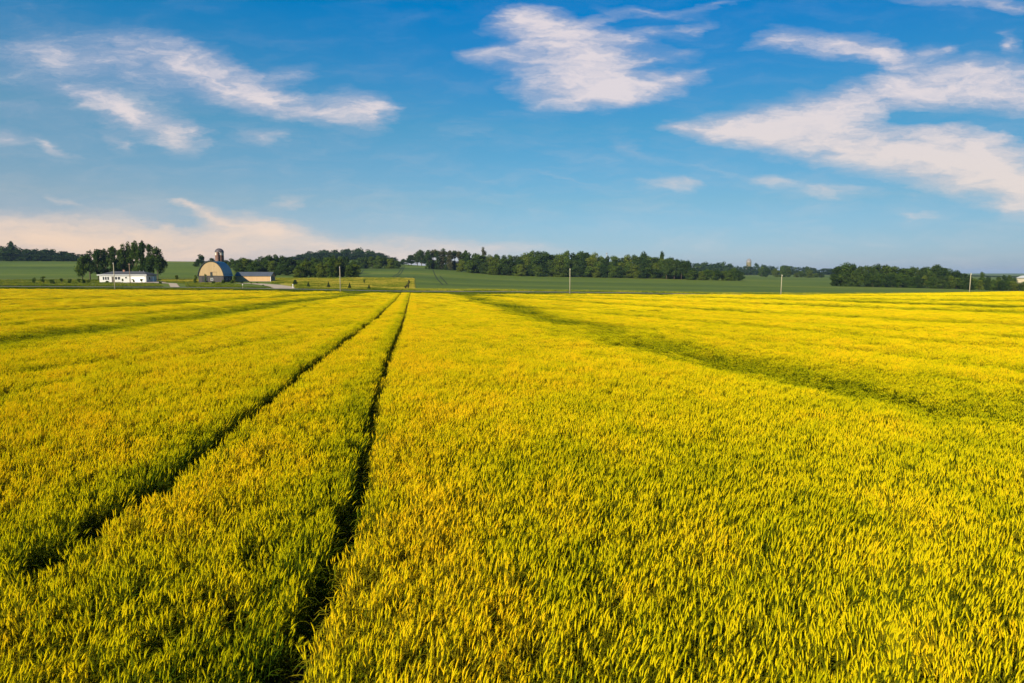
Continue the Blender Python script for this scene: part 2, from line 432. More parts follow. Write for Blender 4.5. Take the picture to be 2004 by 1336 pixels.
# ------------------------------------------------------------------ wheat
def wheat_mat():
    m, t, o = material('wheat_plant')
    part = t.n('ShaderNodeAttribute', attribute_name='part').outputs['Fac']
    rnd = t.n('ShaderNodeAttribute', attribute_name='rnd').outputs['Fac']
    tone = t.n('ShaderNodeAttribute', attribute_name='tone', attribute_type='INSTANCER').outputs['Fac']   # 0 green .. 1 ripe
    tn = t.math('ADD', tone, t.math('MULTIPLY', t.math('SUBTRACT', rnd, .5), .55), clamp=True)
    ear = t.ramp(tn, WHEAT_EAR)
    leaf = t.ramp(tn, WHEAT_LEAF)
    col = t.mix(t.rng(part, .55, .8), leaf, ear)
    geo = t.n('ShaderNodeNewGeometry').outputs['Position']
    d = t.n('ShaderNodeBsdfDiffuse'); t.L.new(col, d.inputs[0])
    tr = t.n('ShaderNodeBsdfTranslucent'); t.L.new(t.mix(.35, col, (.40,.36,.0), 'MULTIPLY') if False else col, tr.inputs[0])
    mx = t.n('ShaderNodeMixShader'); mx.inputs[0].default_value = .28
    t.L.new(d.outputs[0], mx.inputs[1]); t.L.new(tr.outputs[0], mx.inputs[2])
    t.L.new(mx.outputs[0], o.inputs[0])
    return m
WHEAT_EAR = [(0.0,(.36,.37,.004)), (.35,(.60,.53,.004)), (.65,(.77,.62,.005)), (1.0,(.86,.58,.008))]
WHEAT_LEAF = [(0.0,(.045,.082,.004)), (.5,(.14,.155,.005)), (1.0,(.38,.29,.010))]
M_wheat = wheat_mat()

class PB:
    """plant builder: vertices with a part and a random value"""
    def __init__(s): s.v = []; s.f = []; s.p = []; s.r = []
    def ring_tube(s, C, rad, n, part, rnd, close=True):
        k = len(s.v)
        for i, c in enumerate(C):
            t = (C[min(i+1, len(C)-1)]-C[max(i-1, 0)]).normalized()
            a = t.orthogonal().normalized(); b = t.cross(a)
            for j in range(n):
                s.v.append(c+a*(rad[i]*math.cos(2*math.pi*j/n))+b*(rad[i]*math.sin(2*math.pi*j/n)))
                s.p.append(part); s.r.append(rnd)
        for i in range(len(C)-1):
            for j in range(n):
                a0 = k+i*n+j; a1 = k+i*n+(j+1) % n
                s.f.append((a0, a1, a1+n, a0+n))
    def blade(s, C, wd, side, part, rnd):
        k = len(s.v)
        for i, c in enumerate(C):
            for q in (-1, 1):
                s.v.append(c+side*(q*wd[i])); s.p.append(part); s.r.append(rnd)
        for i in range(len(C)-1):
            s.f.append((k+2*i, k+2*i+1, k+2*i+3, k+2*i+2))
    def tri(s, a, b, c, part, rnd):
        k = len(s.v); s.v += [a, b, c]; s.p += [part]*3; s.r += [rnd]*3; s.f.append((k, k+1, k+2))
    def mesh(s, name, mat):
        me = bpy.data.meshes.new(name)
        me.from_pydata([tuple(v) for v in s.v], [], s.f); me.materials.append(mat)
        for nm, arr in (('part', s.p), ('rnd', s.r)):
            a = me.attributes.new(nm, 'FLOAT', 'POINT'); a.data.foreach_set('value', np.array(arr, np.float32))
        me.update()
        return me
def grow(pb, x, y, rg, lod, leaf_only=False, hscale=1.0):
    h = CANOPY*rg.uniform(.72, 1.02)*hscale
    rnd = rg.random()
    az = rg.normal(0.5, .9)                       # lean, mostly to the right and away
    lean = rg.uniform(.02, .13)
    L = Vector((math.cos(az), math.sin(az), 0))
    base = Vector((x, y, 0))
    def P(t): return base + L*(lean*h*t*t) + Vector((0, 0, h*t*(1-.10*lean*t)))
    top = .90
    ts = [0.15, .55, top] if lod else [0, .35, .65, top]
    sw = .0022 if lod == 0 else .0035
    if lod == 0: pb.ring_tube([P(t) for t in ts], [sw]*len(ts), 3, .35, rnd)
    else:
        side = Vector((1, 0, 0)); pb.blade([P(t) for t in ts], [sw]*len(ts), side, .35, rnd)
    for q in range((2, 2, 1)[lod] if not leaf_only else 5):
        t0 = rg.uniform(.35, .80); a = rg.uniform(0, 2*math.pi); D = Vector((math.cos(a), math.sin(a), 0))
        ln = rg.uniform(.14, .26); up = rg.uniform(.5, 1.2)
        p0 = P(t0); C = [p0, p0+D*ln*.35+Vector((0, 0, ln*.40*up)), p0+D*ln*.75+Vector((0, 0, ln*.45*up)), p0+D*ln*1.05+Vector((0, 0, ln*.2*up))]
        if lod == 2: C = C[::3] if False else [C[0], C[1], C[3]]
        wd = [.004, .0065, .005, .001] if len(C) == 4 else [.006, .009, .002]
        pb.blade(C, wd, D.cross(Vector((0, 0, 1))), .25, rnd)
    if leaf_only: return
    # ear nods further over in the lean direction
    p = P(top); T = (P(top)-P(top-.08)).normalized()
    nod = rg.uniform(.05, .55)
    elen = rg.uniform(.056, .08)*(1, 1.05, 1.15)[lod]
    n = (6, 4, 3)[lod]; C = [p]; d = T.copy()
    for i in range(n):
        d = (d + L*(nod/n) - Vector((0, 0, nod*.25/n))).normalized(); C.append(C[-1]+d*(elen/n))
    er = .0050*(1, 1.12, 1.35)[lod]
    if lod == 0: rad = [.002, er, er*.82, er*1.05, er*.8, er*.9, .0015]
    elif lod == 1: rad = [.002, er, er*1.05, er*.85, .0015]
    else: rad = [.002, er, er, .001]
    k = len(C)
    pb.ring_tube(C, rad[:k], (5, 4, 3)[lod], 1.0, rnd)
    na = (12, 6, 3)[lod]
    for i in range(na):
        c = C[1+int((k-2)*i/na)]; a = rg.uniform(0, 2*math.pi)
        e = d.orthogonal().normalized(); f = d.cross(e)
        o = (e*math.cos(a)+f*math.sin(a))
        tip = c + (d+o*rg.uniform(.18, .38)).normalized()*rg.uniform(.04, .065)
        ww = (.0014, .0022, .003)[lod]
        s = d.cross(o)*ww
        pb.tri(c+o*er*.7-s, c+o*er*.7+s, tip, .9, rnd)
protos = bpy.data.collections.new('wheat_clumps')
def proto(kind, seed, lod, size, count, hs=1.0):
    rg = np.random.default_rng(seed); pb = PB()
    g = int(math.ceil(math.sqrt(count)))
    for i in range(count):
        x = ((i % g)+rg.random())/g-.5; y = ((i//g)+rg.random())/g-.5
        grow(pb, x*size*1.15, y*size*1.15, rg, lod, kind == 'grass', hs)
    o = bpy.data.objects.new('clump_%02d' % len(protos.objects), pb.mesh(kind+'_clump', M_wheat)); protos.objects.link(o)
for i in range(8): proto('wheat', 10+i, 0, .20, 17)       # 0-7
for i in range(5): proto('wheat', 40+i, 1, .50, 72)       # 8-12
for i in range(5): proto('wheat', 60+i, 2, 1.0, 210)      # 13-17
for i in range(3): proto('grass', 80+i, 0, .20, 9, .50)       # 18-20, low leafy shoots
def vnoise(x, y, seed):
    """smooth value noise"""
    rg = np.random.default_rng(seed); T = rg.random((256, 256))
    xi = np.floor(x).astype(int); yi = np.floor(y).astype(int); fx = x-xi; fy = y-yi
    fx = fx*fx*(3-2*fx); fy = fy*fy*(3-2*fy)
    g = lambda a, b: T[a % 256, b % 256]
    return (g(xi,yi)*(1-fx)+g(xi+1,yi)*fx)*(1-fy)+(g(xi,yi+1)*(1-fx)+g(xi+1,yi+1)*fx)*fy
def fbm(x, y, seed, o=3):
    return sum(vnoise(x*2**k, y*2**k, seed+k)*.5**k for k in range(o))/sum(.5**k for k in range(o))
def ground_line(pix, lift=.74):
    """a line across the field: x as a function of y"""
    q = sorted([on_plane(X, Y, lift) for X, Y in pix], key=lambda a: a[1])
    ys = np.array([a[1] for a in q]); xs = np.array([a[0] for a in q])
    s0 = (xs[1]-xs[0])/(ys[1]-ys[0]); s1 = (xs[-1]-xs[-2])/(ys[-1]-ys[-2])
    ys = np.concatenate([[ys[0]-20], ys, [ys[-1]+150]]); xs = np.concatenate([[xs[0]-20*s0], xs, [xs[-1]+150*s1]])
    return lambda y: np.interp(y, ys, xs)
TRACKS = [ground_line([(0,1114),(120,1047),(300,943),(420,854),(500,797),(600,718),(700,647),(745,612),(772,588),(781,577)]),
          ground_line([(532,1330),(596,1215),(646,1090),(679,1010),(703,945),(718,870),(730,800),(742,740),(762,690),(782,645),(790,620),(798,590),(802,576)])]
# pixel line, half width (m), how much greener, how much lower
BANDS = [([(960,590),(1150,640),(1320,681),(1500,712),(1750,757),(2004,800)], 2.8, .46, .30),
         ([(0,664),(200,638),(450,606),(600,586)], 2.6, .75, .40), ([(0,636),(200,619),(330,608)], 1.0, .40, .16),
         ([(0,608),(230,598),(500,582)], 2.8, .72, .40), ([(0,587),(330,577)], 3.2, .55, .30),
         ([(130,712),(240,697),(330,672)], .45, .35, .14), ([(0,770),(150,735),(300,705)], .4, .18, .08),
         ([(880,574),(1150,583),(1500,593),(2004,609)], 3.6, .62, .36), ([(960,578),(1300,600),(1700,620),(2004,634)], 2.2, .6, .34),
         ([(1150,578),(1700,584),(2004,588)], 5.5, .62, .36), ([(1600,577),(2004,579)], 6.0, .45, .26),
         ([(1300,577),(2004,598)], 3.0, .55, .30), ([(900,581),(1200,606),(1600,634)], 1.0, .3, .14),
         ([(1450,635),(1700,655),(2004,680)], 1.0, .36, .16), ([(1500,665),(1750,690),(2004,722)], .7, .28, .12), ([(1050,574),(1400,583)], 3.0, .4, .22)]
BANDS = [(ground_line(p), a, b, c) for p, a, b, c in BANDS]
def fields(x, y):
    """tone (ripeness), height factor and extra lean for points of the field"""
    dist = np.hypot(x, y)
    tone = .57 + (fbm(x*.25, y*.12, 3)-.5)*.42 + (fbm(x*1.6, y*1.0, 9)-.5)*.8
    tone += .10*np.clip((dist-8)/25, 0, 1)
    hgt = 1 + (fbm(x*.5, y*.35, 21)-.5)*.20 + (fbm(x*1.6, y*1.2, 27)-.5)*.22
    leanx = np.zeros_like(x)
    wob = (fbm(x*.2, y*.10, 33)-.5)
    for ln, hw, g, lo in BANDS:
        dx = np.abs(x-ln(y)+wob*hw*1.0+(fbm(x*.9, y*.45, 35)-.5)*min(hw, 2.5)*.9)/hw
        k = np.exp(-dx**1.9)*np.clip(.35+1.6*fbm(x*.40, y*.12, 41), .6, 1.5)
        tone -= g*k; hgt -= lo*k; leanx += k*.5
    t0, t1 = TRACKS[0](y), TRACKS[1](y)
    # shade painted into tone: greener on each track's shaded edge, riper on the lit
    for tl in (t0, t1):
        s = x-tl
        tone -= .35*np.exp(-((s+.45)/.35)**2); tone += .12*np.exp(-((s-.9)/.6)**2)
    # the strip between the tracks and the near left are greener
    tone -= .09*np.exp(-((x-(t0+t1)/2)/1.2)**2)*np.clip(1-(y-6)/10, 0, 1)
    tone -= .17*np.clip(1-(y-3)/9, 0, 1)*np.clip((-x-.5)/2.0, 0, 1)
    tone += .16*np.exp(-((x-t1-1.2)/1.0)**2)*np.clip(1-(y-20)/60, 0, 1)
    return np.clip(tone, .02, 1), np.clip(hgt, .55, 1.2), leanx
PT = []   # x, y, variant, scale, tone, rotx, roty, rotz, hz
def sow(x, y, v0, nv, gap, small):
    t0, t1 = TRACKS[0](y), TRACKS[1](y)
    jit = (fbm(x*1.7, y*1.1, 77)-.5)*.22
    w_ = gap + .01 + jit*.5
    keep = (np.abs(x-t0) > w_+.05) & (np.abs(x-t1) > w_+.02)
    keep &= y < D_EDGE + (fbm(x*.1, y*0, 5)-.5)*3
    x, y = x[keep], y[keep]; n = len(x)
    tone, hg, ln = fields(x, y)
    near = np.minimum(np.abs(x-TRACKS[0](y)), np.abs(x-TRACKS[1](y)))
    edge = np.clip(1-near/.5, 0, 1)
    sgn = np.where(np.abs(x-TRACKS[0](y)) < np.abs(x-TRACKS[1](y)), np.sign(TRACKS[0](y)-x), np.sign(TRACKS[1](y)-x))
    a = (fbm(x*.35, y*.25, 51)-.5)*2.6
    messy = np.clip(-x/3, 0, 1)*np.clip(1.4-y/14, 0, 1)
    rz = a + rng.normal(0, .5, n)*(1+1.2*messy)
    rx = rng.normal(0, .08, n)*(1+1.0*messy) - ln*.35
    ry = rng.normal(0, .08, n)*(1+1.0*messy) + ln*.55 + edge*sgn*.12
    PT.append(np.stack([x, y, v0+rng.integers(0, nv, n), np.ones(n), tone, rx, ry, rz, hg*rng.uniform(.9, 1.08, n)], 1))
def grid(x0, x1, y0, y1, st, jitter=.45):
    X, Y = np.meshgrid(np.arange(x0, x1, st), np.arange(y0, y1, st))
    X = X+rng.uniform(-jitter, jitter, X.shape)*st; Y = Y+rng.uniform(-jitter, jitter, Y.shape)*st
    return X.ravel(), Y.ravel()
NEAR, MID = 30.0, 75.0
def infield(x, y, margin): return np.abs(x) < np.maximum(y, 0)*.80 + margin
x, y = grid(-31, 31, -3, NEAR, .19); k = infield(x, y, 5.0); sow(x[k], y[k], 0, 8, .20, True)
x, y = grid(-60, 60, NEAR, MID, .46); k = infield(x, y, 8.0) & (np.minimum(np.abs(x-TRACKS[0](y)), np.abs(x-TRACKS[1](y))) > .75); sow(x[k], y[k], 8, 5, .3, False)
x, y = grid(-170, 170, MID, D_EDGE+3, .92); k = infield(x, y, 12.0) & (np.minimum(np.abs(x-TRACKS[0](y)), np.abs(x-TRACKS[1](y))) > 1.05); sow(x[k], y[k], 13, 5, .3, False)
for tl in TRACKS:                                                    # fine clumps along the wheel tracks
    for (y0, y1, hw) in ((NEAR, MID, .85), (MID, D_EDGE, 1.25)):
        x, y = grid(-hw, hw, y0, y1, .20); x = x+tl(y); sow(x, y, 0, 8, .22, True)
for tl in TRACKS:                                                    # low regrowth inside the tracks
    x, y = grid(-.24, .24, 2, 60, .16); x = x+tl(y); k = rng.random(len(x)) < .42*(fbm(x*.8, y*.8, 88) > .38); x, y = x[k], y[k]; n = len(x)
    PT.append(np.stack([x, y, 18+rng.integers(0, 3, n), np.ones(n), np.full(n, .22), rng.normal(0, .1, n), rng.normal(0, .1, n), rng.uniform(0, 6.28, n), rng.uniform(.7, 1.2, n)], 1))
PT = np.concatenate(PT)

def scatter_object(name, pts, coll, label, kindlabel):
    """one ground cover object: clumps standing on points, each with its own turn, size and tone"""
    n = len(pts); me = bpy.data.meshes.new(name)
    co = np.stack([pts[:,0], pts[:,1], H(pts[:,0], pts[:,1])-.01], 1)
    me.vertices.add(n); me.vertices.foreach_set('co', co.ravel())
    def fa(nm, arr, typ, key):
        a = me.attributes.new(nm, typ, 'POINT'); a.data.foreach_set(key, np.ascontiguousarray(arr).ravel())
    fa('variant', pts[:,2].astype(np.int32), 'INT', 'value')
    fa('tone', pts[:,4].astype(np.float32), 'FLOAT', 'value')
    fa('turn', pts[:,5:8].astype(np.float32), 'FLOAT_VECTOR', 'vector')
    sz = np.stack([pts[:,3], pts[:,3], pts[:,8]], 1)
    fa('size', sz.astype(np.float32), 'FLOAT_VECTOR', 'vector')
    me.update()
    o = obj(name, me); tag(o, label, None, None, 'stuff')
    ng = bpy.data.node_groups.new(name, 'GeometryNodeTree')
    ng.interface.new_socket('Geometry', in_out='INPUT', socket_type='NodeSocketGeometry')
    ng.interface.new_socket('Geometry', in_out='OUTPUT', socket_type='NodeSocketGeometry')
    N = lambda t: ng.nodes.new(t); L = ng.links.new
    gi, go = N('NodeGroupInput'), N('NodeGroupOutput')
    ci = N('GeometryNodeCollectionInfo'); ci.inputs['Collection'].default_value = coll
    ci.inputs['Separate Children'].default_value = True; ci.inputs['Reset Children'].default_value = True
    mp = N('GeometryNodeMeshToPoints'); L(gi.outputs[0], mp.inputs[0])
    ip = N('GeometryNodeInstanceOnPoints'); L(mp.outputs[0], ip.inputs['Points']); L(ci.outputs[0], ip.inputs['Instance'])
    ip.inputs['Pick Instance'].default_value = True
    for nm, typ, sk in (('variant', 'INT', 'Instance Index'), ('turn', 'FLOAT_VECTOR', 'Rotation'), ('size', 'FLOAT_VECTOR', 'Scale')):
        a = N('GeometryNodeInputNamedAttribute'); a.data_type = typ; a.inputs['Name'].default_value = nm
        if nm == 'turn':
            e = N('FunctionNodeEulerToRotation'); L(a.outputs[0], e.inputs[0]); L(e.outputs[0], ip.inputs[sk])
        else: L(a.outputs[0], ip.inputs[sk])
    L(ip.outputs[0], go.inputs[0])
    md = o.modifiers.new('scatter', 'NODES'); md.node_group = ng
    return o
scatter_object('wheat', PT, protos, 'ripening yellow green wheat filling the whole foreground field', 'wheat')
print('WHEAT', len(PT))

# ------------------------------------------------------------------ trees
def leaf_mat(name, c0, c1, c2):
    m, t, o = material(name)
    oi = t.n('ShaderNodeObjectInfo')
    r = t.n('ShaderNodeAttribute', attribute_name='rnd').outputs['Fac']
    geo = t.n('ShaderNodeNewGeometry').outputs['Position']
    n = t.noise(geo, .35, 3, .6)
    f = t.math('ADD', t.math('MULTIPLY', r, .35), t.math('ADD', t.math('MULTIPLY', n, .5), t.math('MULTIPLY', oi.outputs['Random'], .22)), clamp=True)
    col = t.ramp(f, [(.2, c0), (.55, c1), (.9, c2)])
    d = t.n('ShaderNodeBsdfDiffuse'); t.L.new(col, d.inputs[0])
    tr = t.n('ShaderNodeBsdfTranslucent'); t.L.new(col, tr.inputs[0])
    mx = t.n('ShaderNodeMixShader'); mx.inputs[0].default_value = .2
    t.L.new(d.outputs[0], mx.inputs[1]); t.L.new(tr.outputs[0], mx.inputs[2]); t.L.new(mx.outputs[0], o.inputs[0])
    return m
LEAF = {'dark': leaf_mat('dark_leaves', (.014,.030,.010), (.030,.056,.013), (.085,.118,.020)),  # last colour here and in mid brightened to stand for sunlit clumps
        'mid': leaf_mat('green_leaves', (.020,.042,.010), (.048,.085,.013), (.125,.165,.022)),
        'olive': leaf_mat('olive_leaves', (.038,.065,.010), (.080,.112,.013), (.17,.19,.024)),
        'brown': leaf_mat('brownish_leaves', (.040,.046,.020), (.062,.066,.026), (.09,.09,.032)),
        'needle': leaf_mat('needles', (.018,.036,.014), (.028,.052,.018), (.04,.065,.02))}
M_bark = worn('bark', (.06,.045,.032), (.13,.10,.075), 3.0, .95, (1,1,.3), 0, .5)
def leaves(rg, pts, nrm, size, stretch=1.0):
    """leaf clumps: one bent diamond each, facing roughly outwards"""
    n = len(pts)
    d = nrm + rg.normal(0, .75, (n, 3)); d /= np.linalg.norm(d, axis=1)[:, None]+1e-6
    a = np.cross(d, rg.normal(0, 1, (n, 3))); a /= np.linalg.norm(a, axis=1)[:, None]+1e-6
    b = np.cross(d, a)
    s = (size*rg.uniform(.6, 1.35, n))[:, None]
    V = np.stack([pts-a*s, pts-b*s*.6*stretch+d*s*.15, pts+a*s, pts+b*s*.6*stretch+d*s*.15], 1).reshape(-1, 3)
    Q = np.arange(4*n).reshape(-1, 4)
    return V, Q
def lobes_for(kind, rg):
    L = []                                                     # centre, radii in a tree of height 1
    if kind == 'broad':
        for i in range(20):
            a = rg.uniform(0, 6.28); r = rg.uniform(.05, .27); z = rg.uniform(.22, .86)
            r *= 1-.6*max(0, z-.6)/.25
            L.append(((r*math.cos(a), r*math.sin(a), z), (rg.uniform(.11, .17),)*2+(rg.uniform(.09, .15),)))
    elif kind == 'tall':
        for i in range(16):
            a = rg.uniform(0, 6.28); z = rg.uniform(.25, .90); r = rg.uniform(.02, .17)*(1-.5*max(0, z-.65)/.3)
            L.append(((r*math.cos(a), r*math.sin(a), z), (rg.uniform(.08, .125),)*2+(rg.uniform(.08, .13),)))
    elif kind == 'column':
        for i in range(18):
            a = rg.uniform(0, 6.28); z = rg.uniform(.08, .90); r = rg.uniform(.0, .10)
            L.append(((r*math.cos(a), r*math.sin(a), z), (rg.uniform(.08, .12),)*2+(rg.uniform(.09, .14),)))
    elif kind == 'bushy':
        for i in range(24):
            a = rg.uniform(0, 6.28); z = rg.uniform(.06, .84); r = rg.uniform(.05, .33)*(1-.55*max(0, z-.45)/.4)
            L.append(((r*math.cos(a), r*math.sin(a), z), (rg.uniform(.13, .20),)*2+(rg.uniform(.10, .17),)))
    elif kind == 'shrub':
        for i in range(9):
            a = rg.uniform(0, 6.28); z = rg.uniform(.18, .70); r = rg.uniform(.05, .35)
            L.append(((r*math.cos(a), r*math.sin(a), z), (rg.uniform(.16, .26),)*2+(rg.uniform(.16, .26),)))
    elif kind == 'sapling':
        for i in range(6):
            a = rg.uniform(0, 6.28); z = rg.uniform(.35, .85); r = rg.uniform(.0, .12)
            L.append(((r*math.cos(a), r*math.sin(a), z), (rg.uniform(.10, .16),)*2+(rg.uniform(.10, .16),)))
    return L
def crown_arrays(kind, seed, n, size):
    rg = np.random.default_rng(seed)
    if kind == 'conifer':
        z = rg.uniform(.06, 1.0, n)**1.15; a = rg.uniform(0, 6.28, n)
        tier = .72+.28*np.abs(np.sin(z*24))
        r = .30*(1-z)*tier*rg.uniform(.55, 1.0, n)+.01
        P = np.stack([r*np.cos(a), r*np.sin(a), z-.10*r], 1); nr = np.stack([np.cos(a), np.sin(a), np.full(n, .3)], 1)
        return leaves(rg, P, nr, np.full(n, size)*(1.1-.6*z))
    L = lobes_for(kind, rg); per = n//len(L); P, N = [], []
    for c, r in L:
        d = rg.normal(0, 1, (per, 3)); d /= np.linalg.norm(d, axis=1)[:, None]
        q = rg.uniform(.45, 1.08, per)[:, None]
        # leave ragged holes in each clump
        hole = np.sin(d[:, 0]*7+c[0]*40)+np.sin(d[:, 1]*7+c[1]*30)+np.sin(d[:, 2]*6+c[2]*50)
        k = hole < 1.2
        p = np.array(c)+d*q*np.array(r)
        P.append(p[k]); N.append(d[k])
    P = np.concatenate(P); N = np.concatenate(N)
    k = P[:, 2] > .02; P, N = P[k], N[k]
    return leaves(rg, P, N, np.full(len(P), size))
CROWN_SPEC = {'broad': (4200, .028), 'tall': (4200, .023), 'column': (3200, .024), 'bushy': (4600, .029), 'shrub': (1800, .048), 'sapling': (700, .040), 'conifer': (2200, .030)}
TRUNK_TOP = {'broad': .62, 'tall': .8, 'column': .7, 'bushy': .5, 'shrub': .35, 'sapling': .75, 'conifer': .8}
_cache = {}
def crown_mesh(kind, var, tone):
    key = (kind, var, tone)
    if key not in _cache:
        n, sz = CROWN_SPEC[kind]
        V, Q = crown_arrays(kind, hash(kind) % 1 + {'broad':100,'tall':200,'column':300,'bushy':400,'shrub':500,'sapling':600,'conifer':700}[kind]+var, n, sz)
        me = mesh_np(kind+'_crown', V, Q, LEAF[tone])
        a = me.attributes.new('rnd', 'FLOAT', 'POINT'); a.data.foreach_set('value', np.repeat(np.random.default_rng(var).random(len(Q)), 4).astype(np.float32))
        _cache[key] = me
    return _cache[key]
def trunk_mesh(kind, var):
    key = ('trunk', kind, var)
    if key not in _cache:
        rg = np.random.default_rng(900+var); mb = MB(); t = TRUNK_TOP[kind]
        r0 = .018 if kind in ('sapling', 'shrub') else .017
        pts = [(0, 0, -.02), (rg.normal(0, .004), rg.normal(0, .004), t*.35), (rg.normal(0, .012), rg.normal(0, .012), t*.7), (rg.normal(0, .02), rg.normal(0, .02), t)]
        mb.tube(pts, [r0*1.35, r0, r0*.7, r0*.3], 7)
        if kind in ('broad', 'tall', 'bushy', 'column', 'sapling'):
            for k in range(5):
                z = t*rg.uniform(.35, .85); a = rg.uniform(0, 6.28); l = rg.uniform(.10, .22)
                mb.tube([(0, 0, z), (math.cos(a)*l*.5, math.sin(a)*l*.5, z+l*.45), (math.cos(a)*l*.9, math.sin(a)*l*.9, z+l*1.0)], [r0*.5, r0*.32, r0*.12], 5)
        _cache[key] = mesh_np('trunk', mb.v, mb.f, M_bark, True)
    return _cache[key]
NATW = {'broad': .62, 'tall': .44, 'column': .30, 'bushy': .70, 'shrub': 1.05, 'sapling': .46, 'conifer': .60}
TREES = 0
def tree(X, Ytop, wpx, d, kind, tone, label, group, name='tree', cat='tree', base=None, var=None):
    """a tree standing at column X, d metres off, its top reaching row Ytop"""
    global TREES
    p = at(X, d)
    if base is not None: p.z = float(base)
    h = max(zpix(Ytop, d)-p.z, .5)
    wdt = wpx/F*d
    var = (TREES*7+3) % 5 if var is None else var
    TREES += 1
    e = empty(name, p, random.uniform(0, 6.28))
    s = h*1.04; sx = wdt/NATW[kind]
    e.scale = (sx, sx, s)
    tag(e, label, cat, group)
    t = obj('trunk', trunk_mesh(kind, var), e)
    c = obj('crown', crown_mesh(kind, var, tone), e)
    return e
ORD1 = ['', 'first','second','third','fourth','fifth','sixth','seventh','eighth','ninth','tenth','eleventh','twelfth','thirteenth','fourteenth','fifteenth','sixteenth','seventeenth','eighteenth','nineteenth']
TENS = {2:'twent',3:'thirt',4:'fort',5:'fift'}
def nth(n):
    if n < 20: return ORD1[n]
    return TENS[n//10]+('ieth' if n % 10 == 0 else 'y-'+ORD1[n % 10])

# the grove behind the house
GROVE = [(165,499,34,282,'broad','mid','low round tree at the left end of the grove behind the white house'),
 (180,492,30,290,'tall','dark','second tree from the left end of the grove behind the white house'),
 (196,485,30,284,'broad','dark','round topped dark tree over the left corner of the white house'),
 (211,489,26,292,'tall','dark','lower dark tree in the dip between two taller ones above the house'),
 (224,482,27,284,'tall','dark','tall tree directly behind the pole in front of the house'),
 (236,488,24,292,'tall','mid','slim tree just right of the pole, lower than both its neighbours'),
 (245,479,24,284,'tall','dark','tall tree above the middle of the white house roof'),
 (258,475,26,286,'tall','dark','tall tree left of the bright sky gaps in the house grove'),
 (271,474,25,282,'tall','mid','tall tree just left of the tallest tip in the house grove'),
 (283,472,24,288,'tall','dark','tallest tree of the grove, above the garage of the white house'),
 (295,477,27,282,'tall','dark','tree leaning over the right end of the white house roof'),
 (312,481,36,276,'broad','dark','wide spreading tree with bare trunk at the right end of the grove')]
for X, Yt, wp, d, k, tn, lab in GROVE: tree(X, Yt, wp*.80, d, k, tn, lab, 'trees of the grove behind the house', var=None)
# saplings on the lawn
SAP = [(70,541.5,8,236),(88,540,11,236),(105,545,11,232),(124,543,9,236),(140,544,8,238),(158,544.5,9,236),(168,544,9,238)]
for i, (X, Yt, wp, d) in enumerate(SAP):
    tree(X, Yt, wp, d, ('shrub','sapling')[i % 2], 'mid', 'small young tree on the lawn left of the house, %s from the left' % nth(i+1), 'saplings on the lawn left of the house', 'sapling', 'young tree')
for X, Yt, wp, d, lab in [(212,548,9,246,'low bush against the house wall below the triple window'), (243,544,5,244,'thin sapling in front of the house left of the garage'), (264,545,7,243,'small sapling in front of the left half of the garage door'),
                     (280,545,8,244,'small sapling in front of the right half of the garage door'), (176,546,9,246,'yellow green bush beside the left corner of the house'), (316,549,7,236,'low bush on the verge right of the house driveway')]:
    tree(X, Yt, wp, d, 'shrub' if 'bush' in lab else 'sapling', 'olive', lab, 'young plants around the house', 'bush' if 'bush' in lab else 'sapling', 'bush' if 'bush' in lab else 'young tree')
for X, Yt, wp, d, lab in [(349,536.5,9,252,'round young tree on the dry grass left of the barn'), (386,536,8,246,'young tree touching the left edge of the barn'), (384,546,9,240,'low bush at the foot of the barn, left corner'), (404.5,535,5,238,'slender sapling in front of the left part of the barn'),
                     (420,549,8,238,'small round bush in front of the barn below its sign'), (438,546,8,238,'bush before the right corner of the barn front'), (456,546,10,240,'leafy bush at the right foot of the blue barn wall'), (461,539,9,244,'young tree between the barn and the long shed'),
                     (474,550,9,240,'low bush before the left end of the long shed'), (493.5,549.5,4,236,'thin dark sapling in front of the long shed'), (505,551,5,237,'tiny sapling below the middle of the long shed'), (516.5,558,3.5,222,'tiny round bush at the near bend of the gravel drive')]:
    bush = 'bush' in lab
    tree(X, Yt, wp, d, 'shrub' if bush else 'sapling', ('mid','olive')[int(X) % 2], lab, 'young plants around the barn', 'bush' if bush else 'sapling', 'bush' if bush else 'young tree')
for X, Yt, wp, d, lab in [(604.7,550.5,9,216,'small dark conifer on the meadow, leftmost of four'), (644,551,10,216,'small dark conifer just left of the second pole'), (685,553,9.5,213,'small dark conifer right of the second pole'), (723,556.5,9,212,'small dark conifer on the meadow, rightmost of four')]:
    tree(X, Yt, wp, d, 'conifer', 'needle', lab, 'small conifers on the meadow', 'conifer', 'conifer')
tree(579, 546, 11, 232, 'shrub', 'dark', 'dark rounded bush above the end of the gravel drive', None, 'bush', 'bush')
tree(714, 546, 6, 250, 'sapling', 'olive', 'pale young tree alone in the dry meadow', None, 'sapling', 'young tree')
for i, (X, Yt, d) in enumerate([(801.5,546,262),(799,551,240),(796,555,226),(800,556.5,222),(794,557.5,219)]):
    tree(X, Yt, 4.5, d, 'shrub', 'brown', 'brownish shrub in the line along the meadow edge, %s from the far end' % nth(i+1), 'shrubs along the meadow edge', 'bush', 'bush')
# left of the silo
for X, Yt, wp, d, k, tn, lab in [(397,497,17,500,'broad','dark','round tree on the skyline left of the silo'), (388,511,14,505,'bushy','dark','low dark tree at the left foot of the skyline tree'), (408,510,16,505,'bushy','dark','low dark tree at the right foot of the skyline tree'),
     (419,504,15,505,'broad','dark','dark tree between the skyline tree and the silo'), (446,507,18,505,'bushy','dark','dark tree just right of the silo shaft'), (457,505,15,500,'broad','mid','tree above the right edge of the barn roof')]:
    tree(X, Yt, wp, d, k, tn, lab, 'trees around the silo')
